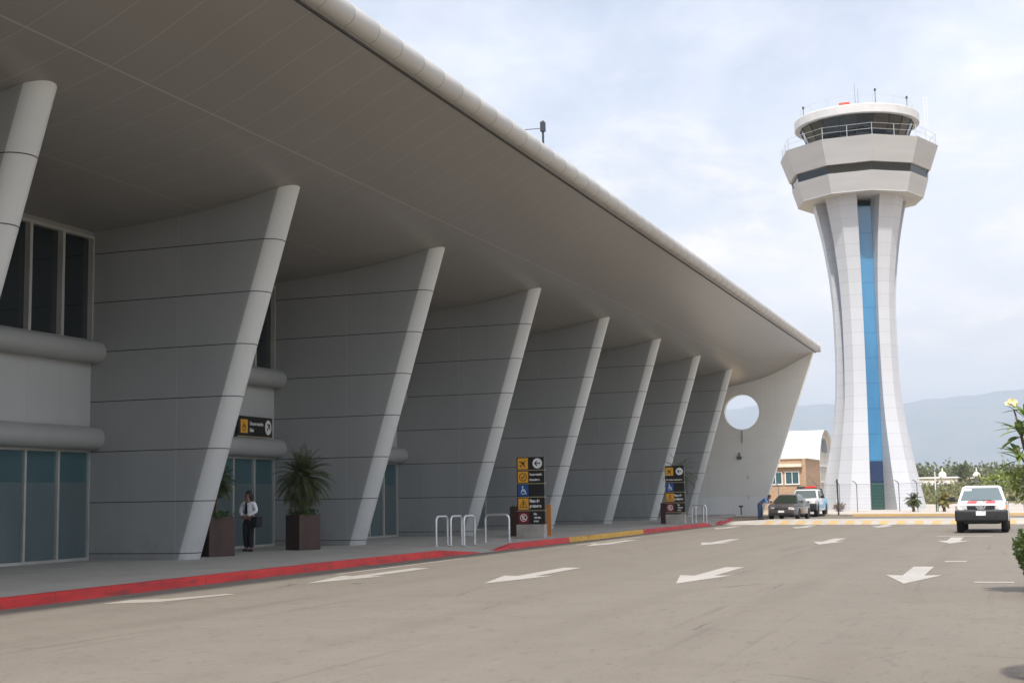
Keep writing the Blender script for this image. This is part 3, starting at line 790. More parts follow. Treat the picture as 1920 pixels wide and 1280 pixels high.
hoop('steel hoop standing side on behind another by the farther totem', (-14.95, 67.8, .16), radians(75), .8)

# ------------------------------------------------------------------ planters and palms
def rnd(a, b): return random.uniform(a, b)
def leafquad(m, c, d, n_, L, w, fold=.0, mi=0):
    """pointed leaf from c along d; n_ normal"""
    d = d.normalized(); s = d.cross(n_)
    if s.length < 1e-4: s = d.orthogonal()
    s.normalize(); k = s.cross(d).normalized()
    m.add([c, c + d * L * .5 + s * w / 2 + k * fold, c + d * L, c + d * L * .5 - s * w / 2 + k * fold], [(0, 1, 2, 3)], mi)
def rv():
    while True:
        v = Vector((rnd(-1, 1), rnd(-1, 1), rnd(-1, 1)))
        if .05 < v.length < 1: return v.normalized()
def leafcloud(m, n, c, rx, ry, rz, L, w, shell=.5, flat=0, mi=0, lump=0):
    c = Vector(c); ph = [rnd(0, 6) for _ in range(6)]
    for i in range(n):
        u = rv(); q = (shell + (1 - shell) * random.random()) if random.random() < .8 else random.random()
        if lump: q *= 1 + lump * (sin(u.x * 5 + ph[0]) * sin(u.y * 5 + ph[1]) + .6 * sin(u.z * 7 + ph[2] + u.x * 4))
        p = c + Vector((u.x * rx, u.y * ry, u.z * rz)) * q
        d = (rv() + u * .6 + Vector((0, 0, .2))).normalized(); nn = (u + rv() * .8).normalized()
        leafquad(m, p, d, nn, L * rnd(.7, 1.3), w * rnd(.7, 1.3), 0, mi)
def palm_mb(n, L, leaflet, up0=80, dn=-45, droop=1.6, wl=.02):
    m = MB()
    for i in range(n):
        az = i * 2.39996 + rnd(-.2, .2); f_ = i / n; el = radians(up0 + (dn - up0) * f_ ** .8 + rnd(-8, 8))
        d = Vector((cos(az) * cos(el), sin(az) * cos(el), sin(el))); p = Vector((0, 0, .0)); K = 16; l_ = L * rnd(.85, 1.1)
        pts = [p.copy()]; ds = l_ / K
        for k in range(K):
            d = (d + Vector((0, 0, -droop * ds / L * (.25 + k / K)))).normalized(); p = p + d * ds; pts.append(p.copy())
        m.tube([pts[0], pts[5], pts[10], pts[16]], [.010, .008, .006, .003], 4)
        for k in range(2, K + 1):
            dd = (pts[k] - pts[k - 1]).normalized(); sd_ = dd.cross(Vector((0, 0, 1)))
            if sd_.length < .05: sd_ = Vector((cos(az + 1.57), sin(az + 1.57), 0))
            sd_.normalize(); upv = sd_.cross(dd)
            for sg in (-1, 1):
                for h in (0, .5):
                    ll = leaflet * (sin(pi * min(1, (k + h) / K * .9 + .12)) ** .6) * rnd(.8, 1.15)
                    q = pts[k - 1].lerp(pts[k], h)
                    dl = (sd_ * sg * .8 + dd * .65 + upv * rnd(-.1, .35) + Vector((0, 0, -.25))).normalized()
                    leafquad(m, q, dl, upv, ll, wl, -.006)
    return m
def planter(label, loc, rz, w, h, group='rust brown planters'):
    T = thing('planter', label, 'planter', loc, rz, group)
    m = MB(); k = w / 2
    m.loft([[(-k, -k, 0), (k, -k, 0), (k, k, 0), (-k, k, 0)], [(-k, -k, h), (k, -k, h), (k, k, h), (-k, k, h)], [(-k + .05, -k + .05, h), (k - .05, -k + .05, h), (k - .05, k - .05, h), (-k + .05, k - .05, h)], [(-k + .05, -k + .05, h - .15), (k - .05, -k + .05, h - .15), (k - .05, k - .05, h - .15), (-k + .05, k - .05, h - .15)]])
    m.build('box', M['planter'], T, bevel=.012)
    m = MB(); m.box(-k + .05, k - .05, -k + .05, k - .05, h - .2, h - .08); m.build('soil', M['soil'], T)
    return T
def pot_palm(label, loc, trunk, n=54, L=.82, cat='palm', **kw):
    T = thing('potted_palm', label, cat, loc, rnd(0, 6), 'pygmy palms')
    m = MB(); m.tube([(0, 0, -.15), (.01, 0, trunk * .5), (0, 0, trunk)], [.065, .055, .06], 10); m.build('trunk', M['bark'], T, smooth=60)
    palm_mb(n, L, .21, **kw).build('crown', M['palm'], T, loc=(0, 0, trunk))
    return T
def cover(label, loc, w, n=420, h=.22):
    m = MB()
    for i in range(n):
        p = Vector((rnd(-w / 2, w / 2), rnd(-w / 2, w / 2), rnd(-.02, h * .8)))
        leafquad(m, p, Vector((rnd(-1, 1), rnd(-1, 1), rnd(.1, .9))), Vector((rnd(-.6, .6), rnd(-.6, .6), 1)), rnd(.06, .12), rnd(.035, .06))
    o = m.build('ground_cover', M['cover'], None, loc=loc); return tag(o, label, 'plant', 'leafy plants in planters')
planter('rust brown planter half hidden behind the base of the leaning fin', (-19.70, 31.1, .16), radians(60), .74, 1.02)
cover('low leafy plants spilling over the planter beside the standing woman', (-19.70, 31.1, 1.12), .74)
pot_palm('smaller palm mostly hidden behind the leaning fin, left of the woman', (-19.70, 31.1, 1.05), 1.05, 44, .66)
planter('rust brown planter under the big bushy palm by the door', (-19.32, 35.1, .16), radians(62), .72, 1.0)
cover('low leafy plants filling the planter under the big bushy palm', (-19.32, 35.1, 1.10), .72)
pot_palm('big bushy palm with drooping fronds in the planter right of the door', (-19.32, 35.1, 1.1), 1.12, 130, 1.02, dn=-75, droop=1.9)
planter('rust brown planter standing behind the near sign totem', (-16.72, 47.0, .16), 0, .95, 1.06)
cover('short green plants in the planter behind the near sign totem', (-16.72, 47.0, 1.13), .9, 200, .1)
m = MB(); m.box(-.11, .11, -.03, .03, 0, 1.1); m.box(-.14, .14, -.12, .12, 0, .05)
tag(m.build('board', M['orange'], None, loc=(-15.93, 47.1, .16)), 'narrow orange upright board behind the right edge of the near totem', 'board')
planter('rust brown planter behind the farther sign totem', (-15.95, 66.0, .16), radians(8), .95, 1.0)
pot_palm('upright loose palm rising behind the farther sign totem', (-15.55, 66.2, 1.0), 1.55, 30, 1.15, droop=2.2)

# median planters on the right
planter('rust brown planter at the right edge with a clipped round shrub', (.60, 11.85, .0), 0, .92, .74)
tp = thing('topiary', 'clipped round dark green shrub at the right edge of the road', 'shrub', (.53, 11.85, .72))
m = MB(); m.tube([(0, 0, -.1), (0, 0, .3)], .03, 8); m.build('stem', M['bark'], tp)
m = MB()
for i in range(6500):
    u = rv(); e_ = 3.2; q = (abs(u.x) ** e_ + abs(u.y) ** e_ + abs(u.z) ** e_) ** (-1 / e_)
    q *= rnd(.86, 1.03) + .03 * sin(u.x * 9 + u.z * 5) * sin(u.y * 8)
    tpz = .275 + u.z * q * .265; sc_ = .60 * (.80 + .25 * min(1, max(0, tpz) / .38))
    p = Vector((u.x * q * sc_ * .9, u.y * q * sc_ * .9, tpz))
    leafquad(m, p, (u + rv()).normalized(), (u + rv() * .7).normalized(), rnd(.03, .055), rnd(.018, .03))
m.build('crown', M['topiary'], tp)
planter('rust brown planter under the flowering plumeria', (.60, 21.4, .0), 0, .95, .74)
tr = thing('plumeria', 'plumeria with long strap leaves and one cream flower head', 'plant', (.35, 21.3, .7))
m = MB(); br = [((0, 0, 0), (.02, 0, .5), (-.15, .02, 1.2), (-.32, 0, 1.98)), ((0, 0, .4), (.15, .05, .8), (.10, .05, 1.3)), ((-.1, .02, 1.0), (-.2, -.1, 1.2), (-.32, -.12, 1.42)), ((0, 0, .6), (.3, .1, 1.1), (.35, .12, 1.7)), ((-.2, 0, 1.4), (-.24, .1, 1.6), (-.22, .12, 1.75))]
for b in br: m.tube(b, [.035, .028, .022, .012][:len(b)] if len(b) == 4 else [.028, .022, .018], 7)
m.build('trunk', M['bark'], tr, smooth=60)
m = MB()
def strap(c, d, L, w):
    d = Vector(d).normalized(); s = d.cross(Vector((0, 0, 1))); s = s.normalized() if s.length > .05 else Vector((1, 0, 0)); k = s.cross(d); c = Vector(c); rows = []
    for q, ww in ((0, .15), (.2, .75), (.45, 1), (.7, .85), (.9, .45), (1, .05)):
        p = c + d * L * q - Vector((0, 0, 1)) * L * .22 * q * q
        rows.append([p - s * w * ww / 2 + k * w * .14 * ww, p, p + s * w * ww / 2 + k * w * .14 * ww])
    m.loft(rows, caps=False, closed=False)
for (cx, cy, cz), n_, L in (((-.26, 0, 1.70), 18, .42), ((-.30, -.1, 1.36), 17, .40), ((.10, .05, 1.3), 12, .36), ((.35, .12, 1.7), 14, .36), ((-.22, .12, 1.72), 9, .32), ((-.08, 0, 1.05), 12, .34), ((-.16, 0, 1.92), 12, .40), ((.02, .02, 1.62), 12, .40)):
    for k in range(n_):
        a = k * 2.4 + rnd(-.3, .3); el = rnd(-.25, .85)
        strap((cx, cy, cz + rnd(-.12, .05)), (cos(a) * cos(el), sin(a) * cos(el), sin(el)), L * rnd(.8, 1.15), rnd(.065, .09))
m.build('foliage', M['plum'], tr, smooth=40)
m = MB()
for i in range(9):
    c = Vector((-.35 + rnd(-.06, .06), rnd(-.06, .06), 2.06 + rnd(-.04, .05))); ax = (Vector((rnd(-1, 1), rnd(-1.4, .4), rnd(.0, 1)))).normalized(); s1 = ax.orthogonal().normalized(); s2 = ax.cross(s1)
    for k in range(5):
        a = k * 2 * pi / 5; d = (s1 * cos(a) + s2 * sin(a)) * .8 + ax * .5
        leafquad(m, c, d, ax, .062, .045, .006)
m.build('flower_head', M['petal'], tr)
sh = thing('shrub', 'bushy yellow green shrub under the plumeria at the right edge', 'shrub', (.66, 21.9, .78))
m = MB(); m.tube([(0, 0, -.1), (0, 0, .4)], .03, 6); m.build('stem', M['bark'], sh)
m = MB()
leafcloud(m, 900, (-.26, 0, .86), .52, .45, .34, .1, .055, .55, lump=.18); leafcloud(m, 900, (.05, .1, .95), .5, .5, .42, .1, .055, .5, lump=.2)
m.build('crown', M['bush'], sh)
# ------------------------------------------------------------------ control tower
TC = Vector((-10.66, 112, 0)); VA = atan2(-TC.x, TC.y)          # bearing of the viewer seen from the tower
def td(phi): a = VA + radians(phi); return Vector((sin(a), -cos(a), 0))
tower = thing('control_tower', 'tall white flared control tower with blue glass strips and an octagonal looking head', 'control tower', TC)
RP = [(0.0, 4.32), (.3, 4.22), (1.3, 4.0), (3.4, 3.55), (5.1, 3.22), (6.9, 2.9), (8.4, 2.72), (10, 2.60), (11.8, 2.54), (13.6, 2.52), (16.2, 2.56), (18.75, 2.74), (21.6, 3.14), (24.4, 3.74), (25.2, 3.95)]
def Rz(z):
    for (za, a), (zb, b) in zip(RP, RP[1:]):
        if z <= zb: return a + (b - a) * (z - za) / (zb - za)
    return RP[-1][1]
zs = [25.2 * k / 52 for k in range(53)]
B0 = 10.8
CR, CW = 1.72, .50
for k in range(5):
    ph = B0 + 36 + 72 * k; rings = []
    for z in zs:
        R = sum(Rz(min(25.2, max(0, z + dz))) for dz in (-.7, -.35, 0, .35, .7)) / 5
        rid = td(ph) * R; out = []
        for sg in (-1, 1):
            gv = td(ph + 36 * sg) * R; ax = td(ph + 36 * sg); lat = Vector((-ax.y, ax.x, 0)) * (-sg)
            L_ = (gv - rid).length; q = (L_ - .235 * R / cos(radians(18))) / L_
            gap = rid.lerp(gv, q)
            side = 1 if lat.dot(gap - ax * gap.dot(ax)) > 0 else -1
            inner = ax * min(CR, gap.dot(ax) - .12) + lat * side * CW
            out.append((gap, inner))
        (gl, il), (gr, ir) = out
        rings.append([p + Vector((0, 0, z)) for p in (il, gl, rid, gr, ir)])
    m = MB(); m.loft(rings); m.build('pylon', M['towerp'], tower, smooth=12)
    ax = td(B0 + 72 * k); lt = Vector((-ax.y, ax.x, 0))
    def slab(z0, z1, nm, mt, off):
        m = MB(); rr = []
        for z in [z0 + (z1 - z0) * i / 12 for i in range(13)]:
            R = Rz(z); d = min(CR, R * .97 - .14) - off
            rr.append([ax * d + lt * (CW + .05) + Vector((0, 0, z)), ax * d - lt * (CW + .05) + Vector((0, 0, z)), ax * (d - .2) - lt * (CW + .05) + Vector((0, 0, z)), ax * (d - .2) + lt * (CW + .05) + Vector((0, 0, z))])
        m.loft(rr); return m.build(nm, mt, tower)
    slab(3.9, 24.2, 'glass_strip', M['blueglass'], .03)
    slab(2.26, 3.88, 'dark_glass_strip', M['navyglass'], .04)
    slab(0, 2.24, 'entrance_glass', M['greenglass'], .06)
m = MB(); m.lathe([(1.05, 0), (1.05, 25)], 10, a0=.3); m.build('core', M['darksteel'], tower)
# head: ten sided collar in two bands with a dark window band between
def deca(R, z): return [td(B0 + 36 * k) * R + Vector((0, 0, z)) for k in range(10)]
m = MB(); m.loft([deca(3.2, 24.75), deca(5.0, 24.75), deca(5.0, 24.82), deca(5.43, 26.25), deca(5.2, 26.28), deca(3.2, 26.28)], 0, True); m.build('lower_collar', M['collar'], tower)
m = MB(); m.loft([deca(5.28, 26.2), deca(5.40, 27.0)], 0, True); m.build('window_band', M['glass'], tower)
m = MB(); m.loft([deca(3.2, 26.92), deca(5.62, 26.92), deca(6.3, 28.85), deca(6.1, 28.87), deca(6.05, 28.45), deca(3., 28.45)], 0, True); m.build('upper_collar', M['collar'], tower)
m = MB()
for k in range(10):
    A = td(B0 + 36 * k) * 5.345; Bq = td(B0 + 36 * k) * 5.43
    m.tube([A + Vector((0, 0, 26.22)), Bq + Vector((0, 0, 26.96))], .03, 5)
m.build('band_mullion', M['darksteel'], tower)
# gallery railing
m = MB()
for k in range(10):
    a, b = td(B0 + 36 * k) * 6.12, td(B0 + 36 * (k + 1)) * 6.12
    for h in (.55, 1.0): m.tube([a + Vector((0, 0, 28.8 + h)), b + Vector((0, 0, 28.8 + h))], .015, 5)
    for q in (0, .5): c_ = a.lerp(b, q); m.tube([c_ + Vector((0, 0, 28.75)), c_ + Vector((0, 0, 29.8))], .024, 5)
m.build('gallery_railing', M['steel'], tower)
# cab
m = MB(); m.lathe([(3.6, 28.4), (3.68, 29.25)], 20); m.build('cab_base', M['white'], tower)
NG = 20
m = MB(); m.lathe([(3.72, 29.25), (4.48, 31.0)], NG, a0=VA); m.build('cab_glass', M['cabglass'], tower)
m = MB()
for k in range(NG):
    a = VA + 2 * pi * k / NG; b = VA + 2 * pi * (k + 1) / NG
    for r_q, z_q in ((3.74, 29.27), (4.5, 30.99)): m.tube([(r_q * cos(a), r_q * sin(a), z_q), (r_q * cos(b), r_q * sin(b), z_q)], .035, 5)
    m.tube([(3.74 * cos(a), 3.74 * sin(a), 29.25), (4.5 * cos(a), 4.5 * sin(a), 31.0)], .035, 5)
m.build('cab_mullion', M['darksteel'], tower)
m = MB()
m.lathe([(4.4, 31.0), (4.9, 30.96), (4.95, 31.0), (4.96, 31.62), (4.88, 31.70), (4.6, 31.70), (4.55, 31.6), (.5, 31.65)], 64); m.build('cab_roof', M['cabroof'], tower, smooth=35)
m = MB()
NR = 16
for k in range(NR):
    a = 2 * pi * k / NR; b = 2 * pi * (k + 1) / NR
    m.tube([(4.5 * cos(a), 4.5 * sin(a), 31.6), (4.5 * cos(a), 4.5 * sin(a), 32.5)], .014, 4)
    m.tube([(4.5 * cos(a), 4.5 * sin(a), 32.5), (4.5 * cos(b), 4.5 * sin(b), 32.5)], .013, 4)
m.build('roof_railing', M['steel'], tower)
m = MB(); q = td(-12) * 3.9; m.box(q.x - .42, q.x + .42, q.y - .3, q.y + .3, 31.65, 32.12); m.build('red_box', M['redbox'], tower, bevel=.08)
for ph, R_, h in ((0, 3.3, 2.1), (4, 3.3, 1.7)):
    q = td(ph) * R_; m = MB(); m.tube([(q.x, q.y, 31.6), (q.x, q.y, 31.65 + h)], [.022, .01], 5); m.build('antenna', M['greysteel'], tower)
for ph, h in ((-66, 32.45), (20, 32.75), (62, 32.5)):
    q = td(ph) * 4.5; m = MB(); m.tube([(q.x, q.y, 31.6), (q.x, q.y, h)], .025, 5); m.lathe([(.05, 0), (.09, .06), (.08, .18), (.03, .24)], 10, (q.x, q.y, h)); m.build('obstruction_lamp', M['darksteel'], tower)
q = td(82) * 5.5; m = MB()
for sx in (-.12, .12): m.tube([(q.x + sx, q.y, 28.5), (q.x + sx, q.y, 32.9)], .018, 4)
for k in range(14): m.tube([(q.x - .12, q.y, 28.9 + k * .3), (q.x + .12, q.y, 28.9 + k * .3)], .014, 4)
m.build('ladder', M['white'], tower)

# ------------------------------------------------------------------ hangar and brick building
hg = thing('hangar', 'white barrel roofed hangar behind the brick building', 'hangar', (-19.72, 150, 0))
arch = []
HWd, HS, HR = 6.1, 5.0, 8.45
for k in range(25):
    a = pi * k / 24; arch.append((HWd - HWd * cos(a), HS + (HR - HS) * sin(a) ** .9))
m = MB(); m.loft([[(x, y, z) for y, z in arch] for x in (-46, 0)], caps=False, closed=False)
m.loft([[(x, y + (.15 if y < HWd else -.15) , z - .15) for y, z in arch] for x in (-46, 0)], caps=False, closed=False)
m.build('roof', M['hangarw'], hg, smooth=40)
m = MB(); m.box(-46, -.05, 0.02, .3, 0, HS); m.box(-46, -.05, 2 * HWd - .3, 2 * HWd - .02, 0, HS); m.build('wall', M['cream'], hg)
m = MB(); m.prism([(0.05, 0)] + [(y * .992 + .05, z - .12) for y, z in arch] + [(2 * HWd - .05, 0)], lambda u, v, d: (d, u, v), -.5, -.3); m.build('end_wall', M['hangarend'], hg)
m = MB()
for z0, z1 in ((2.6, 2.78), (4.35, 4.5)): m.box(-.3, -.2, .6, 2 * HWd - .6, z0, z1)
m.build('beam', M['white'], hg)
m = MB(); m.prism([(HWd + 2.2 * cos(pi * k / 12), 6.0 + 1.5 * sin(pi * k / 12)) for k in range(13)], lambda u, v, d: (d, u, v), -.3, -.22); m.build('vent', M['greysteel'], hg)
bb = thing('brick_building', 'low tan brick building with white framed windows behind the parked cars', 'building', (-19.56, 138, 0))
m = MB(); m.box(-30, 0, 0, 10.4, 0, 4.9)
m.box(-.34, -.0, -.12, .002, 0, 4.9); m.build('wall', M['brick'], bb)
m = MB(); m.box(-30, -.36, -.45, -.002, 4.10, 4.42); m.build('ledge', M['cream'], bb)
m = MB(); m.box(-30.1, .12, -.14, 10.5, 4.9, 5.0); m.build('coping', M['cream'], bb)
for x0, x1, z0, z1 in ((-2.0, -.75, 2.45, 3.58), (-3.62, -2.42, 2.45, 3.55), (-6.4, -5.0, 2.45, 3.55)):
    m = MB(); m.box(x0 - .08, x1 + .08, -.07, .06, z1, z1 + .09); m.box(x0 - .1, x1 + .1, -.12, .06, z0 - .1, z0); m.box(x0 - .08, x0, -.07, .06, z0, z1); m.box(x1, x1 + .08, -.07, .06, z0, z1); m.box((x0 + x1) / 2 - .03, (x0 + x1) / 2 + .03, -.06, .06, z0, z1)
    w_ = m.build('window', M['white'], bb); m = MB(); m.box(x0, x1, -.03, -.004, z0, z1); m.build('pane', M['tealglass'], w_)
m = MB()
for k, z0 in enumerate((3.2, 3.0, 3.9)): m.box(.002, .06, 2.0 + k * 2.6, 2.6 + k * 2.6, z0, z0 + .6)
m.build('wall_vent', M['brick'], bb)
m = MB(); m.box(-.9, -.1, -.05, -.002, 1.55, 2.1); m.build('wall_plate', M['greysteel'], bb)
m = MB(); m.tube([(-1.5, 1., 4.9), (-1.5, 1., 6.2)], .025, 5); m.build('aerial', M['greysteel'], bb)

# ------------------------------------------------------------------ fence in front of the tower
fc = thing('mesh_fence', 'thin wire mesh fence on slim angled posts in front of the tower', 'fence', (0, 0, .1))
fp = [(-19.5, 104), (-16.6, 102.5), (-13.6, 101), (-11.9, 100.2), (-10.62, 99.6), (-7.72, 99.3), (-6.48, 99.0), (-5.1, 98.2), (-2.4, 97.4), (.4, 96.6), (3.2, 95.8), (6, 95)]
for i, (x, y) in enumerate(fp):
    m = MB(); m.tube([(x, y, -.1), (x, y, 1.95), (x - .06, y - .12, 2.08), (x - .25, y - .3, 2.2)], .032, 7); m.build('post', M['greysteel'], fc)
m = MB()
for (xa, ya), (xb, yb) in zip(fp, fp[1:]):
    A, Bq = Vector((xa, ya, 0)), Vector((xb, yb, 0)); L_ = (Bq - A).length
    for h in [.08 + .235 * k for k in range(9)]: m.tube([A + Vector((0, 0, h)), Bq + Vector((0, 0, h))], (.0035 if h < 1.9 else .012), 4)
    nn = int(L_ / .16)
    for k in range(1, nn): c_ = A.lerp(Bq, k / nn); m.tube([c_ + Vector((0, 0, .05)), c_ + Vector((0, 0, 1.95))], .0025, 3)
m.build('mesh_panel', M['greysteel'], fc)
po = thing('entrance_post', 'single thick dark leaning post at the forecourt corner beside the blue and white truck', 'post', (-10.55, 88.0, .1), radians(-4))
m = MB(); m.tube([(0, 0, 0), (-.02, 0, 2.25)], .05, 8); m.build('pole', M['darksteel'], po)
m = MB(); m.lathe([(.12, 0), (.12, .02), (.07, .03)], 12); m.build('base_plate', M['darksteel'], po)
gp = thing('green_post', 'slim pale green pole between the two small palms', 'post', (-5.12, 96.6, .1))
m = MB(); m.tube([(0, 0, 0), (0, 0, 1.5)], .05, 8); m.build('pole', mat('green_paint', (.16, .27, .15), .6), gp)
m = MB(); m.tube([(0, 0, 1.5), (0, 0, 2.7)], .04, 8); m.build('upper_pole', mat('pale_paint', (.6, .62, .58), .6), gp)
M['yelpalm'] = leaf('yellowing_palm_leaf', (.12, .12, .03), (.26, .22, .07), 2)
for lab, x, y, mt in (('small green palm at the foot of the tower, left of the pale green pole', -6.66, 97.4, 'palm'), ('small yellowing palm right of the pale green pole', -4.62, 96.4, 'yelpalm')):
    T = thing('small_palm', lab, 'palm', (x, y, .1), rnd(0, 6), 'small palms by the fence')
    m = MB(); m.tube([(0, 0, -.05), (.03, 0, .5), (0, 0, .85)], [.11, .09, .1], 8); m.build('trunk', M['bark'], T, smooth=60)
    palm_mb(26, .75, .26, 70, -50, 1.9, .035).build('crown', M[mt], T, loc=(0, 0, .85))
sb = thing('flower_bush', 'tiny reddish bush at the left foot of the tower', 'bush', (-12.3, 103.2, .12))
m = MB(); leafcloud(m, 240, (0, 0, .3), .42, .3, .32, .18, .09, .3); m.build('foliage', M['brownscrub'], sb)

# ------------------------------------------------------------------ far houses
def dome_house(label, x0, x1, y, z1, dx, dr):
    T = thing('white_house', label, 'house', (dx, y, 0))
    m = MB(); m.box(x0 - dx, x1 - dx, 0, 7, -.5, z1); m.build('wall', M['cream'], T)
    m = MB(); m.box(x0 - dx - .25, x1 - dx + .25, -.25, 7.25, z1, z1 + .22); m.build('roof_slab', M['white'], T)
    m = MB(); m.lathe([(dr, z1 + .22), (dr, z1 + .5), (dr * 1.08, z1 + .5), (dr * .95, z1 + .8), (dr * .6, z1 + 1.05), (dr * .22, z1 + 1.15), (dr * .2, z1 + 1.5), (.04, z1 + 1.75)], 20, (0, 2.2, 0)); m.build('cupola', M['cream'], T, smooth=40)
    for k in range(2):
        xx = (x0 - dx) + (x1 - x0) * (.25 + .45 * k); m = MB(); m.box(xx - .5, xx + .5, -.04, -.002, z1 - 1.7, z1 - .5); m.build('window', M['greysteel'], T)
dome_house('long low white house with a small cupola beyond the tower', -16.8, -9.3, 240, 3.55, -11.6, .62)
dome_house('smaller white house with a small cupola, right of the long one', -7.4, -5.3, 244, 3.4, -6.25, .6)
m = MB(); m.box(-30, -9.8, 228, 228.4, -.2, 2.9); tag(m.build('white_wall', M['white']), 'long plain white boundary wall in front of the long low house', 'wall')

# ------------------------------------------------------------------ vegetation beyond
def bush_patch(m, x, y, r, h, n, L):
    leafcloud(m, n, (x, y, h * .45), r, r * .8, h * .55, L, L * .6, .45, lump=.2)
m = MB(); random.seed(11)
for i in range(330):
    y = rnd(128, 238) if i % 3 else rnd(228, 330); x = rnd(-.16, .42) * y
    if x < -19 and y < 170: continue
    h = rnd(1.1, 1.8) * (1 + .5 * (y > 190)); bush_patch(m, x, y, rnd(1.6, 3.6), h, 80 if y < 200 else 70, .42)
for i in range(150):
    y = rnd(168, 226); x = rnd(-.10, .05) * y; bush_patch(m, x, y, rnd(1.8, 3.2), rnd(1.7, 2.9), 80, .42)
tag(m.build('scrub', M['scrub']), 'green scrub covering the field beyond the fence', 'scrub', kind='stuff')
m = MB()
for i in range(120):
    y = rnd(330, 420); x = rnd(-.3, .35) * y; bush_patch(m, x, y, rnd(2.5, 5), rnd(3.4, 5.6), 60, .9)
tag(m.build('dry_thicket', M['brownscrub']), 'reddish brown dry thicket behind the white houses', 'scrub', kind='stuff')
m = MB()
for i in range(420):
    y = rnd(430, 700); x = rnd(-.45, .5) * y; h = rnd(8.5, 12.8) * (y / 520); bush_patch(m, x, y, rnd(3.5, 8), h, 60, 1.5)
for i in range(150):
    y = rnd(430, 560); x = rnd(-.11, .04) * y; bush_patch(m, x, y, rnd(3.5, 7), rnd(8.5, 12.) * (y / 520), 70, 1.5)
tag(m.build('distant_woodland', M['wood']), 'dark green belt of far woodland under the mountains', 'woodland', kind='stuff')
def tree(label, x, y, h, r, n, mt, seed, leafL):
    random.seed(seed); T = thing('tree', label, 'tree', (x, y, -.05))
    m = MB(); m.tube([(0, 0, 0), (.05, 0, h * .3), (.0, .05, h * .6)], [.16 * h / 5, .12 * h / 5, .06 * h / 5], 8)
    for k in range(5):
        a = k * 1.3; m.tube([(.03, 0, h * (.28 + .05 * k)), (r * .45 * cos(a), r * .45 * sin(a), h * (.5 + .06 * k))], [.06 * h / 5, .02 * h / 5], 5)
    m.build('trunk', M['bark'], T)
    m = MB()
    for k in range(9):
        a = k * 2.4; q = r * .55 * (k / 9) ** .5
        leafcloud(m, n // 9, (q * cos(a), q * sin(a), h * (.55 + .28 * random.random())), r * rnd(.35, .6), r * rnd(.35, .6), h * rnd(.14, .24), leafL, leafL * .55, .5, lump=.2)
    m.build('crown', M[mt], T)
tree('dark rounded tree right beside the tower, behind the white wall', -18.0, 275, 6.2, 3.6, 900, 'wood', 21, .55)
tree('broad bright green tree partly behind the white pickup', -4.4, 176, 3.1, 3.0, 1100, 'scrub', 22, .4)
tree('taller dark tree poking above the woodland between the two cupolas', -12.5, 345, 8.0, 3.4, 800, 'wood', 23, .7)
tree('round green tree at the right behind the flowering plumeria', -1.5, 150, 3.5, 2.6, 1200, 'bush', 24, .35)
tree('greyish green tree left of the smaller white house', -9.2, 205, 2.6, 2.0, 800, 'scrub', 25, .4)
tree('wide dark green tree right of the smaller white house', -2.4, 232, 4.3, 4.0, 1100, 'wood', 26, .5)
tree('dark green tree far right, just left of the plumeria leaves', 1.2, 215, 4.9, 3.6, 1000, 'wood', 27, .5)
random.seed(5)

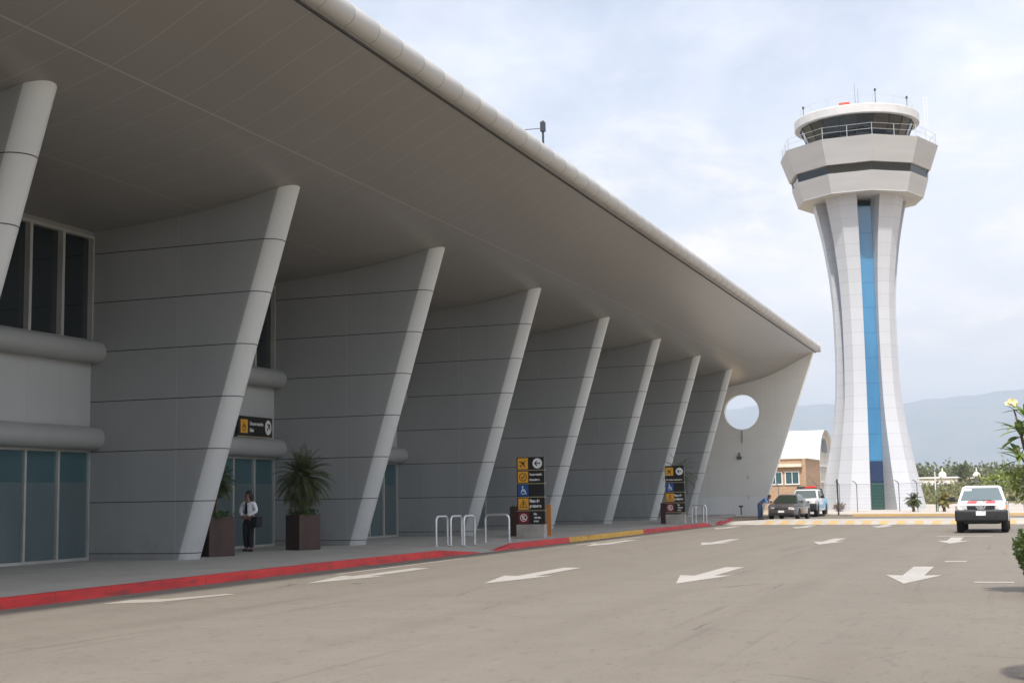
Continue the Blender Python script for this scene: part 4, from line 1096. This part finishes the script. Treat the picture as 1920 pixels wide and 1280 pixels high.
# ------------------------------------------------------------------ people
def skin(name, P, E, mt, parent, sub=2, root=0):
    me = bpy.data.meshes.new(name); me.from_pydata([p[:3] for p in P], E, [])
    o = bpy.data.objects.new(name, me); COL.objects.link(o)
    md = o.modifiers.new('Skin', 'SKIN'); md.use_smooth_shade = True
    for i, p in enumerate(P):
        r = p[3]; sv = me.skin_vertices[0].data[i]; sv.radius = r if isinstance(r, tuple) else (r, r); sv.use_root = (i == root)
    ss = o.modifiers.new('Sub', 'SUBSURF'); ss.levels = sub; ss.render_levels = sub
    dg = bpy.context.evaluated_depsgraph_get(); nm = bpy.data.meshes.new_from_object(o.evaluated_get(dg)); nm.name = name
    bpy.data.objects.remove(o); nm.materials.clear(); nm.materials.append(mt)
    q = bpy.data.objects.new(name, nm); COL.objects.link(q); q.parent = parent
    return q
def person(label, loc, rz, J, outfit):
    """J: joints; body is one skinned surface, clothes are children"""
    T = thing('person', label, 'person', loc, rz)
    P = []; E = []; ix = {}
    def add(k, p, r, par=None):
        ix[k] = len(P); P.append((p[0], p[1], p[2], r))
        if par is not None: E.append((ix[par], ix[k]))
    add('pelvis', J['pelvis'], (.125, .095)); add('waist', J['waist'], (.11, .085), 'pelvis'); add('chest', J['chest'], (.13, .095), 'waist'); add('nb', J['nb'], (.062, .055), 'chest')
    hd = Vector(J['head']); fwd = Vector(J['face']).normalized(); upv = Vector(J['up']).normalized(); sdv = fwd.cross(upv)
    add('neck', hd - upv * .115 - fwd * .005, .048, 'nb'); add('jaw', hd - upv * .05 + fwd * .02, (.066, .07), 'neck'); add('head', hd + upv * .025, (.078, .092), 'jaw'); add('top', hd + upv * .085, (.052, .06), 'head')
    add('nose', hd - upv * .015 + fwd * .10, .014, 'jaw')
    for sg, s in ((-1, 'l'), (1, 'r')):
        add('ear' + s, hd + sdv * sg * .082 - upv * .005, .016, 'head')
        add('sh' + s, J['sh' + s], .055, 'chest'); add('el' + s, J['el' + s], .041, 'sh' + s); add('wr' + s, J['wr' + s], .029, 'el' + s)
        w = Vector(J['wr' + s]); dh = Vector(J['hand' + s]).normalized(); pn = dh.cross(Vector((0, 0, 1))).normalized() if abs(dh.z) < .9 else Vector((0, -1, 0)); lat = dh.cross(pn)
        add('pa' + s, w + dh * .055, (.032, .018), 'wr' + s)
        for f_ in range(4):
            o_ = lat * (.024 - .016 * f_); ln = (.07, .08, .075, .058)[f_]
            add('f%d%s' % (f_, s), w + dh * .09 + o_, .0095, 'pa' + s); add('g%d%s' % (f_, s), w + dh * (.09 + ln * .55) + o_ + pn * .008, .0085, 'f%d%s' % (f_, s)); add('t%d%s' % (f_, s), w + dh * (.09 + ln) + o_ + pn * .024, .007, 'g%d%s' % (f_, s))
        add('th' + s, w + dh * .05 + lat * .04 + pn * .012, .011, 'pa' + s); add('tt' + s, w + dh * .09 + lat * .052 + pn * .022, .0085, 'th' + s)
        add('hip' + s, J['hip' + s], .085, 'pelvis'); add('kn' + s, J['kn' + s], .054, 'hip' + s); add('an' + s, J['an' + s], .036, 'kn' + s); add('to' + s, J['to' + s], .03, 'an' + s)
    skin('body', P, E, M['skin'], T)
    v = lambda k: Vector(J[k])
    # shirt
    P2 = [(*v('waist').lerp(v('pelvis'), .55), (.14, .112)), (*v('waist'), (.132, .105)), (*v('chest'), (.152, .115)), (*v('nb'), (.082, .07))]; E2 = [(0, 1), (1, 2), (2, 3)]
    for s in 'lr':
        n0 = len(P2); wr = v('el' + s).lerp(v('wr' + s), outfit.get('sleeve', .95))
        P2 += [(*v('sh' + s), .072), (*v('el' + s), .056), (*wr, .042)]; E2 += [(2, n0), (n0, n0 + 1), (n0 + 1, n0 + 2)]
    skin('shirt', P2, E2, M[outfit['shirt']], T)
    P3 = [(*v('pelvis'), (.145, .115)), (*v('pelvis').lerp(v('waist'), .5), (.135, .105))]; E3 = [(0, 1)]
    for s in 'lr':
        n0 = len(P3); P3 += [(*v('hip' + s), .118), (*v('kn' + s), .095), (*(v('an' + s) + Vector((0, 0, .02))), .075)]; E3 += [(0, n0), (n0, n0 + 1), (n0 + 1, n0 + 2)]
    skin('trousers', P3, E3, M[outfit['trousers']], T)
    for s in 'lr':
        a, b = v('an' + s), v('to' + s); skin('shoe', [(a.x, a.y + .03, .045, .045), (*(a.lerp(b, .5) - Vector((0, 0, .0))), (.045, .04)), (b.x, b.y - .02, .035, (.042, .032))], [(0, 1), (1, 2)], M['shoe'], T)
    # hair
    m = MB(); rows = []
    for i in range(11):
        th = pi * i / 10; R = []
        for j in range(20):
            a = 2 * pi * j / 20; u = upv * cos(th) + (sdv * cos(a) + fwd * sin(a)) * sin(th); f_ = u.dot(fwd)
            k = 1.0
            if f_ > .25 and cos(th) < .42: k = .78          # leaves the face free
            R.append(hd + upv * .035 - fwd * .012 + Vector((u.dot(sdv) * .098, 0, 0)).length * (1 if u.dot(sdv) > 0 else -1) * sdv * k + fwd * f_ * .112 * k + upv * u.dot(upv) * .115 * (k if k < 1 else 1))
        rows.append(R)
    m.loft(rows, caps=False)
    if outfit.get('long'):
        q = hd - fwd * .075; m.tube([q + upv * .06, q - upv * .06 - fwd * .02, q - upv * .17 - fwd * .02, q - upv * .25 - fwd * .0], [.07, .075, .06, .03], 10)
    m.build('hair', M['hair'], T, smooth=80)
    for sg in (-1, 1):
        m = MB(); c_ = hd + upv * .012 + fwd * .088 + sdv * sg * .032; m.lathe([(.003, -.012), (.010, -.006), (.012, 0), (.010, .006), (.003, .012)], 8, tuple(c_)); m.build('eye', M['iris'], T)
    m = MB(); c_ = hd - upv * .052 + fwd * .082; m.tube([c_ - sdv * .022, c_ + fwd * .006, c_ + sdv * .022], [.003, .007, .003], 6); m.build('mouth', M['lip'], T)
    return T
JW = dict(pelvis=(0, 0, .91), waist=(0, 0, 1.05), chest=(0, -.01, 1.25), nb=(0, .0, 1.405), head=(0, -.025, 1.555), face=(-.75, -1, -.05), up=(0, 0, 1),
          shl=(-.185, 0, 1.355), ell=(-.275, -.01, 1.12), wrl=(-.07, -.19, .99), handl=(.8, -.35, -.25), shr=(.185, 0, 1.355), elr=(.275, .0, 1.12), wrr=(.08, -.185, 1.0), handr=(-.8, -.35, -.25),
          hipl=(-.085, 0, .86), knl=(-.085, -.015, .48), anl=(-.08, .02, .08), tol=(-.10, -.11, .035), hipr=(.085, 0, .86), knr=(.085, -.015, .48), anr=(.085, .02, .08), tor=(.11, -.11, .035))
wm = person('standing woman in white shirt, dark tie and black trousers with hands clasped, beside the planter', (-20.30, 33.75, .16), radians(-6), JW, dict(shirt='shirt', trousers='trouser', long=True))
m = MB(); m.prism([(-.03, 1.38), (.03, 1.38), (.05, 1.08), (.0, 1.02), (-.05, 1.08)], lambda u, v, d: (u, d, v), -.128, -.118); m.build('tie', M['navy'], wm)
m = MB(); m.box(.15, .36, -.12, .16, .68, .98); m.build('shoulder_bag', M['trouser'], wm, bevel=.04)
m = MB(); m.tube([(.24, .0, .97), (.20, .0, 1.2), (.13, .01, 1.43), (.1, .08, 1.40)], .012, 6); m.build('bag_strap', M['trouser'], wm)
JM = dict(pelvis=(0, .06, .93), waist=(0, -.07, 1.04), chest=(0, -.27, 1.19), nb=(0, -.42, 1.27), head=(0, -.56, 1.32), face=(0, -1, -.35), up=(0, -.35, 1),
          shl=(-.175, -.36, 1.23), ell=(-.21, -.46, .99), wrl=(-.17, -.66, .97), handl=(.1, -1, -.1), shr=(.175, -.36, 1.23), elr=(.21, -.46, .99), wrr=(.17, -.66, .97), handr=(-.1, -1, -.1),
          hipl=(-.1, .06, .88), knl=(-.1, .05, .48), anl=(-.1, .10, .08), tol=(-.11, -.04, .035), hipr=(.1, .06, .88), knr=(.12, .02, .48), anr=(.13, .04, .08), tor=(.14, -.10, .035))
person('man in blue shirt and jeans bending over towards the dark grey sedan', (-14.05, 80.2, .0), radians(78), JM, dict(shirt='blueshirt', trousers='jeans', sleeve=.45))

# ------------------------------------------------------------------ vehicles
def arc_pts(c, z, r, a0=180, a1=0, n=12): return [(c + r * cos(radians(a0 + (a1 - a0) * k / n)), z + r * sin(radians(a0 + (a1 - a0) * k / n))) for k in range(n + 1)]
def body_prism(m, prof, hw, mi=0):
    n_ = len(prof); tris = tessellate_polygon([[Vector((y, z, 0)) for y, z in prof]])
    vs = [(-hw(y, z), y, z) for y, z in prof] + [(hw(y, z), y, z) for y, z in prof]
    fs = [tuple(t_) for t_ in tris] + [tuple(i + n_ for i in reversed(t_)) for t_ in tris] + [(i, (i + 1) % n_, (i + 1) % n_ + n_, i + n_) for i in range(n_)]
    m.add(vs, fs, mi)
def wheel(T, x, y, r, w, rimr):
    W_ = MB(); sg = 1 if x > 0 else -1
    W_.lathe([(rimr, -w / 2), (r * .93, -w / 2), (r, -w / 2 + .03), (r, w / 2 - .03), (r * .93, w / 2), (rimr, w / 2)], 28, (x, y, r), axis='x'); wo = W_.build('wheel', M['rubber'], T, smooth=40)
    q = MB(); q.lathe([(rimr, -w * .3), (rimr, w * .42 * 1), (rimr * .85, w * .40), (rimr * .3, w * .30), (.02, w * .34)] if sg > 0 else [(rimr, w * .3), (rimr, -w * .42), (rimr * .85, -w * .40), (rimr * .3, -w * .30), (.02, -w * .34)], 20, (x, y, r), axis='x'); q.build('rim', M['rim'], wo, smooth=40)
def quad_in(m, A, B, C, D, ins, off):
    """panel inset in the quad A-B-C-D, pushed out by off"""
    A, B, C, D = map(Vector, (A, B, C, D)); n_ = (B - A).cross(D - A).normalized(); c_ = (A + B + C + D) / 4
    P = [q + (c_ - q).normalized() * ins + n_ * off for q in (A, B, C, D)]
    m.add(P + [q - n_ * .03 for q in P], [(0, 1, 2, 3), (0, 4, 5, 1), (1, 5, 6, 2), (2, 6, 7, 3), (3, 7, 4, 0)])
def cabin(T, paint, y0, y1, yt0, yt1, zb, zt, wb, wt, pillar=None, gl='windscreen'):
    m = MB(); R0 = [(-wb, y0, zb), (wb, y0, zb), (wb, y1, zb), (-wb, y1, zb)]; R1 = [(-wt, yt0, zt), (wt, yt0, zt), (wt, yt1, zt), (-wt, yt1, zt)]
    R2 = [(-wt + .1, yt0 + .12, zt + .045), (wt - .1, yt0 + .12, zt + .045), (wt - .1, yt1 - .12, zt + .045), (-wt + .1, yt1 - .12, zt + .045)]
    m.loft([R0, R1, R2]); cb_ = m.build('cab', M[paint], T, smooth=30, bevel=.03)
    m = MB(); quad_in(m, R0[0], R0[1], R1[1], R1[0], .10, .008); m.build('windscreen', M[gl], T)
    m = MB(); quad_in(m, R0[2], R0[3], R1[3], R1[2], .10, .008); m.build('rear_window', M[gl], T)
    for sg in (-1, 1):
        a, b, c_, d = (Vector((sg * wb, y0, zb)), Vector((sg * wb, y1, zb)), Vector((sg * wt, yt1, zt)), Vector((sg * wt, yt0, zt)))
        cuts = [0] + (pillar or []) + [1]
        for q0, q1 in zip(cuts, cuts[1:]):
            q = [a.lerp(b, q0), a.lerp(b, q1), d.lerp(c_, q1), d.lerp(c_, q0)]
            if sg < 0: q = q[::-1]
            m = MB(); quad_in(m, *q, .085, .006); m.build('side_window', M[gl], T)
    return cb_
def pickup(label, loc, rz, s, crew=False, police=False):
    T = thing('pickup_truck', label, 'pickup truck', loc, rz); T.scale = (s, s, s)
    hw = lambda y, z: .86 - (.12 * ((-y - 1.8) / .66) ** 2 if y < -1.8 else 0) - max(0, z - .93) * .28
    fr = [(-2.3, .42), (-2.44, .5), (-2.46, .80), (-2.42, .94), (-2.25, 1.0), (-1.13, 1.10), (-1.13, .40)] + arc_pts(-1.62, .40, .42, 0, 180)
    yc = 1.0 if crew else .62
    m = MB(); body_prism(m, fr, hw); m.build('hood', M['carwhite'], T, smooth=30, bevel=.035, weld=True)
    m = MB(); body_prism(m, [(-1.125, .36), (yc, .36), (yc, 1.08), (-1.125, 1.10)], hw); m.build('door', M['carwhite'], T, smooth=30, bevel=.02)
    m = MB(); body_prism(m, [(yc + .01, .40)] + [(y, z) for y, z in arc_pts(1.62, .40, .42, 180, 0)] + [(2.5, .44), (2.54, .6), (2.52, 1.06), (yc + .01, 1.06)], hw); m.build('bed', M['carblue' if police else 'carwhite'], T, smooth=30, bevel=.025, weld=True)
    cabin(T, 'carwhite', -1.22, yc - .02, -.60, yc - .16, 1.07, 1.585, .815, .655, [.52] if crew else [.60])
    m = MB(); m.box(-.87, .87, -2.60, -2.2, .40, .80); m.build('bumper', M['plastic'], T, bevel=.07, seg=3, smooth=40)
    m = MB(); m.box(-.6, .6, -2.5, -2.3, .33, .42); m.build('valance', M['plastic'], T, bevel=.03)
    m = MB(); m.box(-.60, .60, -2.2, 2.3, .30, .44); m.build('chassis', M['plastic'], T)
    m = MB(); m.box(-.46, .46, -2.475, -2.40, .805, .945); gr = m.build('grille', M['plastic'], T, bevel=.015)
    m = MB(); m.prism([(-.19, .95), (-.12, .95), (-.07, .84), (.07, .84), (.12, .95), (.19, .95), (.11, .81), (-.11, .81)], FR, -2.492, -2.478); m.build('grille_chrome', M['chrome'], gr)
    m = MB(); m.prism([(.075 * cos(2 * pi * k / 20), .90 + .065 * sin(2 * pi * k / 20)) for k in range(20)], FR, -2.500, -2.4925); m.build('badge', M['chrome'], gr)
    for sg in (-1, 1):
        m = MB(); Mx = Matrix.Translation((sg * .64, -2.415, .885)) @ Matrix.Rotation(radians(-13 * sg * -1), 4, 'Z'); m.box(-.175, .175, -.03, .06, -.085, .09, M=Mx); m.build('headlight', M['lamp'], T, bevel=.025)
        m = MB(); Mx = Matrix.Translation((sg * .80, -2.30, .87)) @ Matrix.Rotation(radians(40 * sg), 4, 'Z'); m.box(-.05, .05, -.03, .03, -.06, .06, M=Mx); m.build('indicator', M['amber'], T, bevel=.01)
        m = MB(); m.box(sg * 1.02 - .10, sg * 1.02 + .10, -1.02, -.92, 1.08, 1.24); m.tube([(sg * .80, -.95, 1.10), (sg * .95, -.97, 1.13)], .025, 6); m.build('mirror', M['plastic'], T, bevel=.03)
        for y in (-1.62, 1.62): wheel(T, sg * .74, y, .36, .24, .21)
        m = MB(); m.tube([(sg * .1 - .28, -1.235, 1.105), (sg * .1 + .22, -1.21, 1.115)], .012, 5); m.build('wiper', M['plastic'], T)
        m = MB(); m.box(sg * .9, sg * .868, -.1, .08, .98, 1.01); m.build('door_handle', M['plastic'], T)
    m = MB(); m.box(-.17, .15, -2.615, -2.598, .60, .755); m.build('number_plate', M['plate'], T)
    if not police:
        for sg in (-1, 1):
            m = MB(); hz_ = lambda y: 1.0 + (y + 2.25) * .10 / 1.12 + .004
            a, b = sg * .16, sg * .46
            m.loft([[(a, y, hz_(y) - .002), (b, y, hz_(y) - .002), (b, y, hz_(y) + .003), (a, y, hz_(y) + .003)] for y in (-2.18, -1.28)]); m.build('red_square', M['carred'], T)
        A = Vector((-.70, -.70, 1.52)); m = MB(); m.add([(-.60, -.705, 1.515), (-.34, -.705, 1.515), (-.35, -.77, 1.455), (-.62, -.77, 1.455)], [(0, 1, 2, 3)]); m.build('paper_sticker', M['signwhite'], T)
    else:
        m = MB(); m.box(-.60, .60, -.42, -.14, 1.64, 1.69); lb = m.build('light_bar', M['darksteel'], T)
        m = MB(); m.box(-.10, .58, -.44, -.12, 1.70, 1.81); m.build('red_lens', M['lightred'], lb, bevel=.03)
        m = MB(); m.box(-.58, -.12, -.44, -.12, 1.70, 1.80); m.build('dark_lens', M['darksteel'], lb, bevel=.03)
        m = MB()
        for sg in (-1, 1): m.tube([(sg * .72, yc + .1, 1.04), (sg * .66, yc + .2, 1.62), (sg * .70, yc + .9, 1.06)], .04, 7)
        m.tube([(-.66, yc + .2, 1.62), (.66, yc + .2, 1.62)], .04, 7); m.build('roll_bar', M['darksteel'], T)
        for sg in (-1, 1):
            m = MB(); P_ = [(-1.1, .46), (-.2, .46), (.62, .46), (.98, .70), (.98, 1.0), (.4, .72), (-.4, .66), (-1.1, .74)]
            m.prism(P_, lambda u, v, d, sg=sg: (sg * d, u, v), .862, .868); m.build('blue_stripe', M['carblue'], T)
            m = MB(); m.prism([(-2.05, .9), (-1.16, .94), (-1.16, .6), (-1.22, .62)] + arc_pts(-1.62, .40, .445, 30, 150)[0:] + [(-2.06, .66)], lambda u, v, d, sg=sg: (sg * d, u, v), .855, .866); m.build('blue_panel', M['carblue'], T)
    return T
pickup('white pickup with two red squares on the hood driving down the right lane', (-1.21, 54.4, .006), radians(-.5), 1.03)
pickup('blue and white patrol pickup with a red light bar parked behind the sedan', (-12.78, 90.6, .01), radians(-1), 1.07, crew=True, police=True)

sd_ = thing('sedan', 'dark grey sedan parked nose forward in front of the patrol pickup', 'car', (-12.62, 81.6, .006), radians(-3))
hw = lambda y, z: .88 - (.16 * ((-y - 1.6) / .7) ** 2 if y < -1.6 else 0) - (.10 * ((y - 1.7) / .6) ** 2 if y > 1.7 else 0) - max(0, z - .72) * .22
prof = [(-2.15, .25), (-2.27, .36), (-2.28, .58), (-2.20, .70), (-1.95, .80), (-1.0, .95), (1.6, .96), (2.2, .93), (2.28, .75), (2.24, .35), (2.1, .28)] + arc_pts(1.36, .30, .36, 0, 180) + arc_pts(-1.38, .30, .36, 0, 180)
m = MB(); body_prism(m, prof, hw); m.build('body', M['cargrey'], sd_, smooth=35, bevel=.03, weld=True)
cabin(sd_, 'cargrey', -1.12, 1.72, -.25, .85, .945, 1.405, .775, .56, [.52], 'darkscreen')
for sg in (-1, 1):
    for y in (-1.38, 1.36): wheel(sd_, sg * .76, y, .315, .2, .21)
    m = MB(); Mx = Matrix.Translation((sg * .58, -2.145, .665)) @ Matrix.Rotation(radians(18 * sg), 4, 'Z'); m.box(-.19, .19, -.05, .08, -.05, .055, M=Mx); m.build('headlight', M['lamp'], sd_, bevel=.02)
    m = MB(); m.box(sg * .92 - .1, sg * .92 + .1, -.82, -.72, .96, 1.08); m.build('mirror', M['cargrey'], sd_, bevel=.03)
m = MB(); m.box(-.42, .42, -2.275, -2.2, .59, .685); gr = m.build('grille', M['plastic'], sd_, bevel=.015)
m = MB(); m.prism([(.07 * cos(2 * pi * k / 16), .64 + .05 * sin(2 * pi * k / 16)) for k in range(16)], FR, -2.29, -2.276); m.build('badge', M['chrome'], gr)
m = MB(); m.box(-.62, .62, -2.29, -2.2, .30, .42); m.build('lower_intake', M['plastic'], sd_, bevel=.02)
m = MB(); m.box(-.17, .17, -2.31, -2.285, .42, .54); m.build('number_plate', M['plate'], sd_)

# cone-like marker bollard on the pavement by the end wall
bo = thing('standpipe', 'small dark standpipe on the pavement in front of the cream end wall', 'standpipe', (-17.35, 91.5, .16))
m = MB(); m.tube([(0, 0, 0), (0, 0, .55)], .04, 8); m.build('pipe', M['darksteel'], bo)
m = MB(); m.tube([(-.14, 0, .55), (.14, 0, .55)], .05, 8); m.build('valve', M['darksteel'], bo)
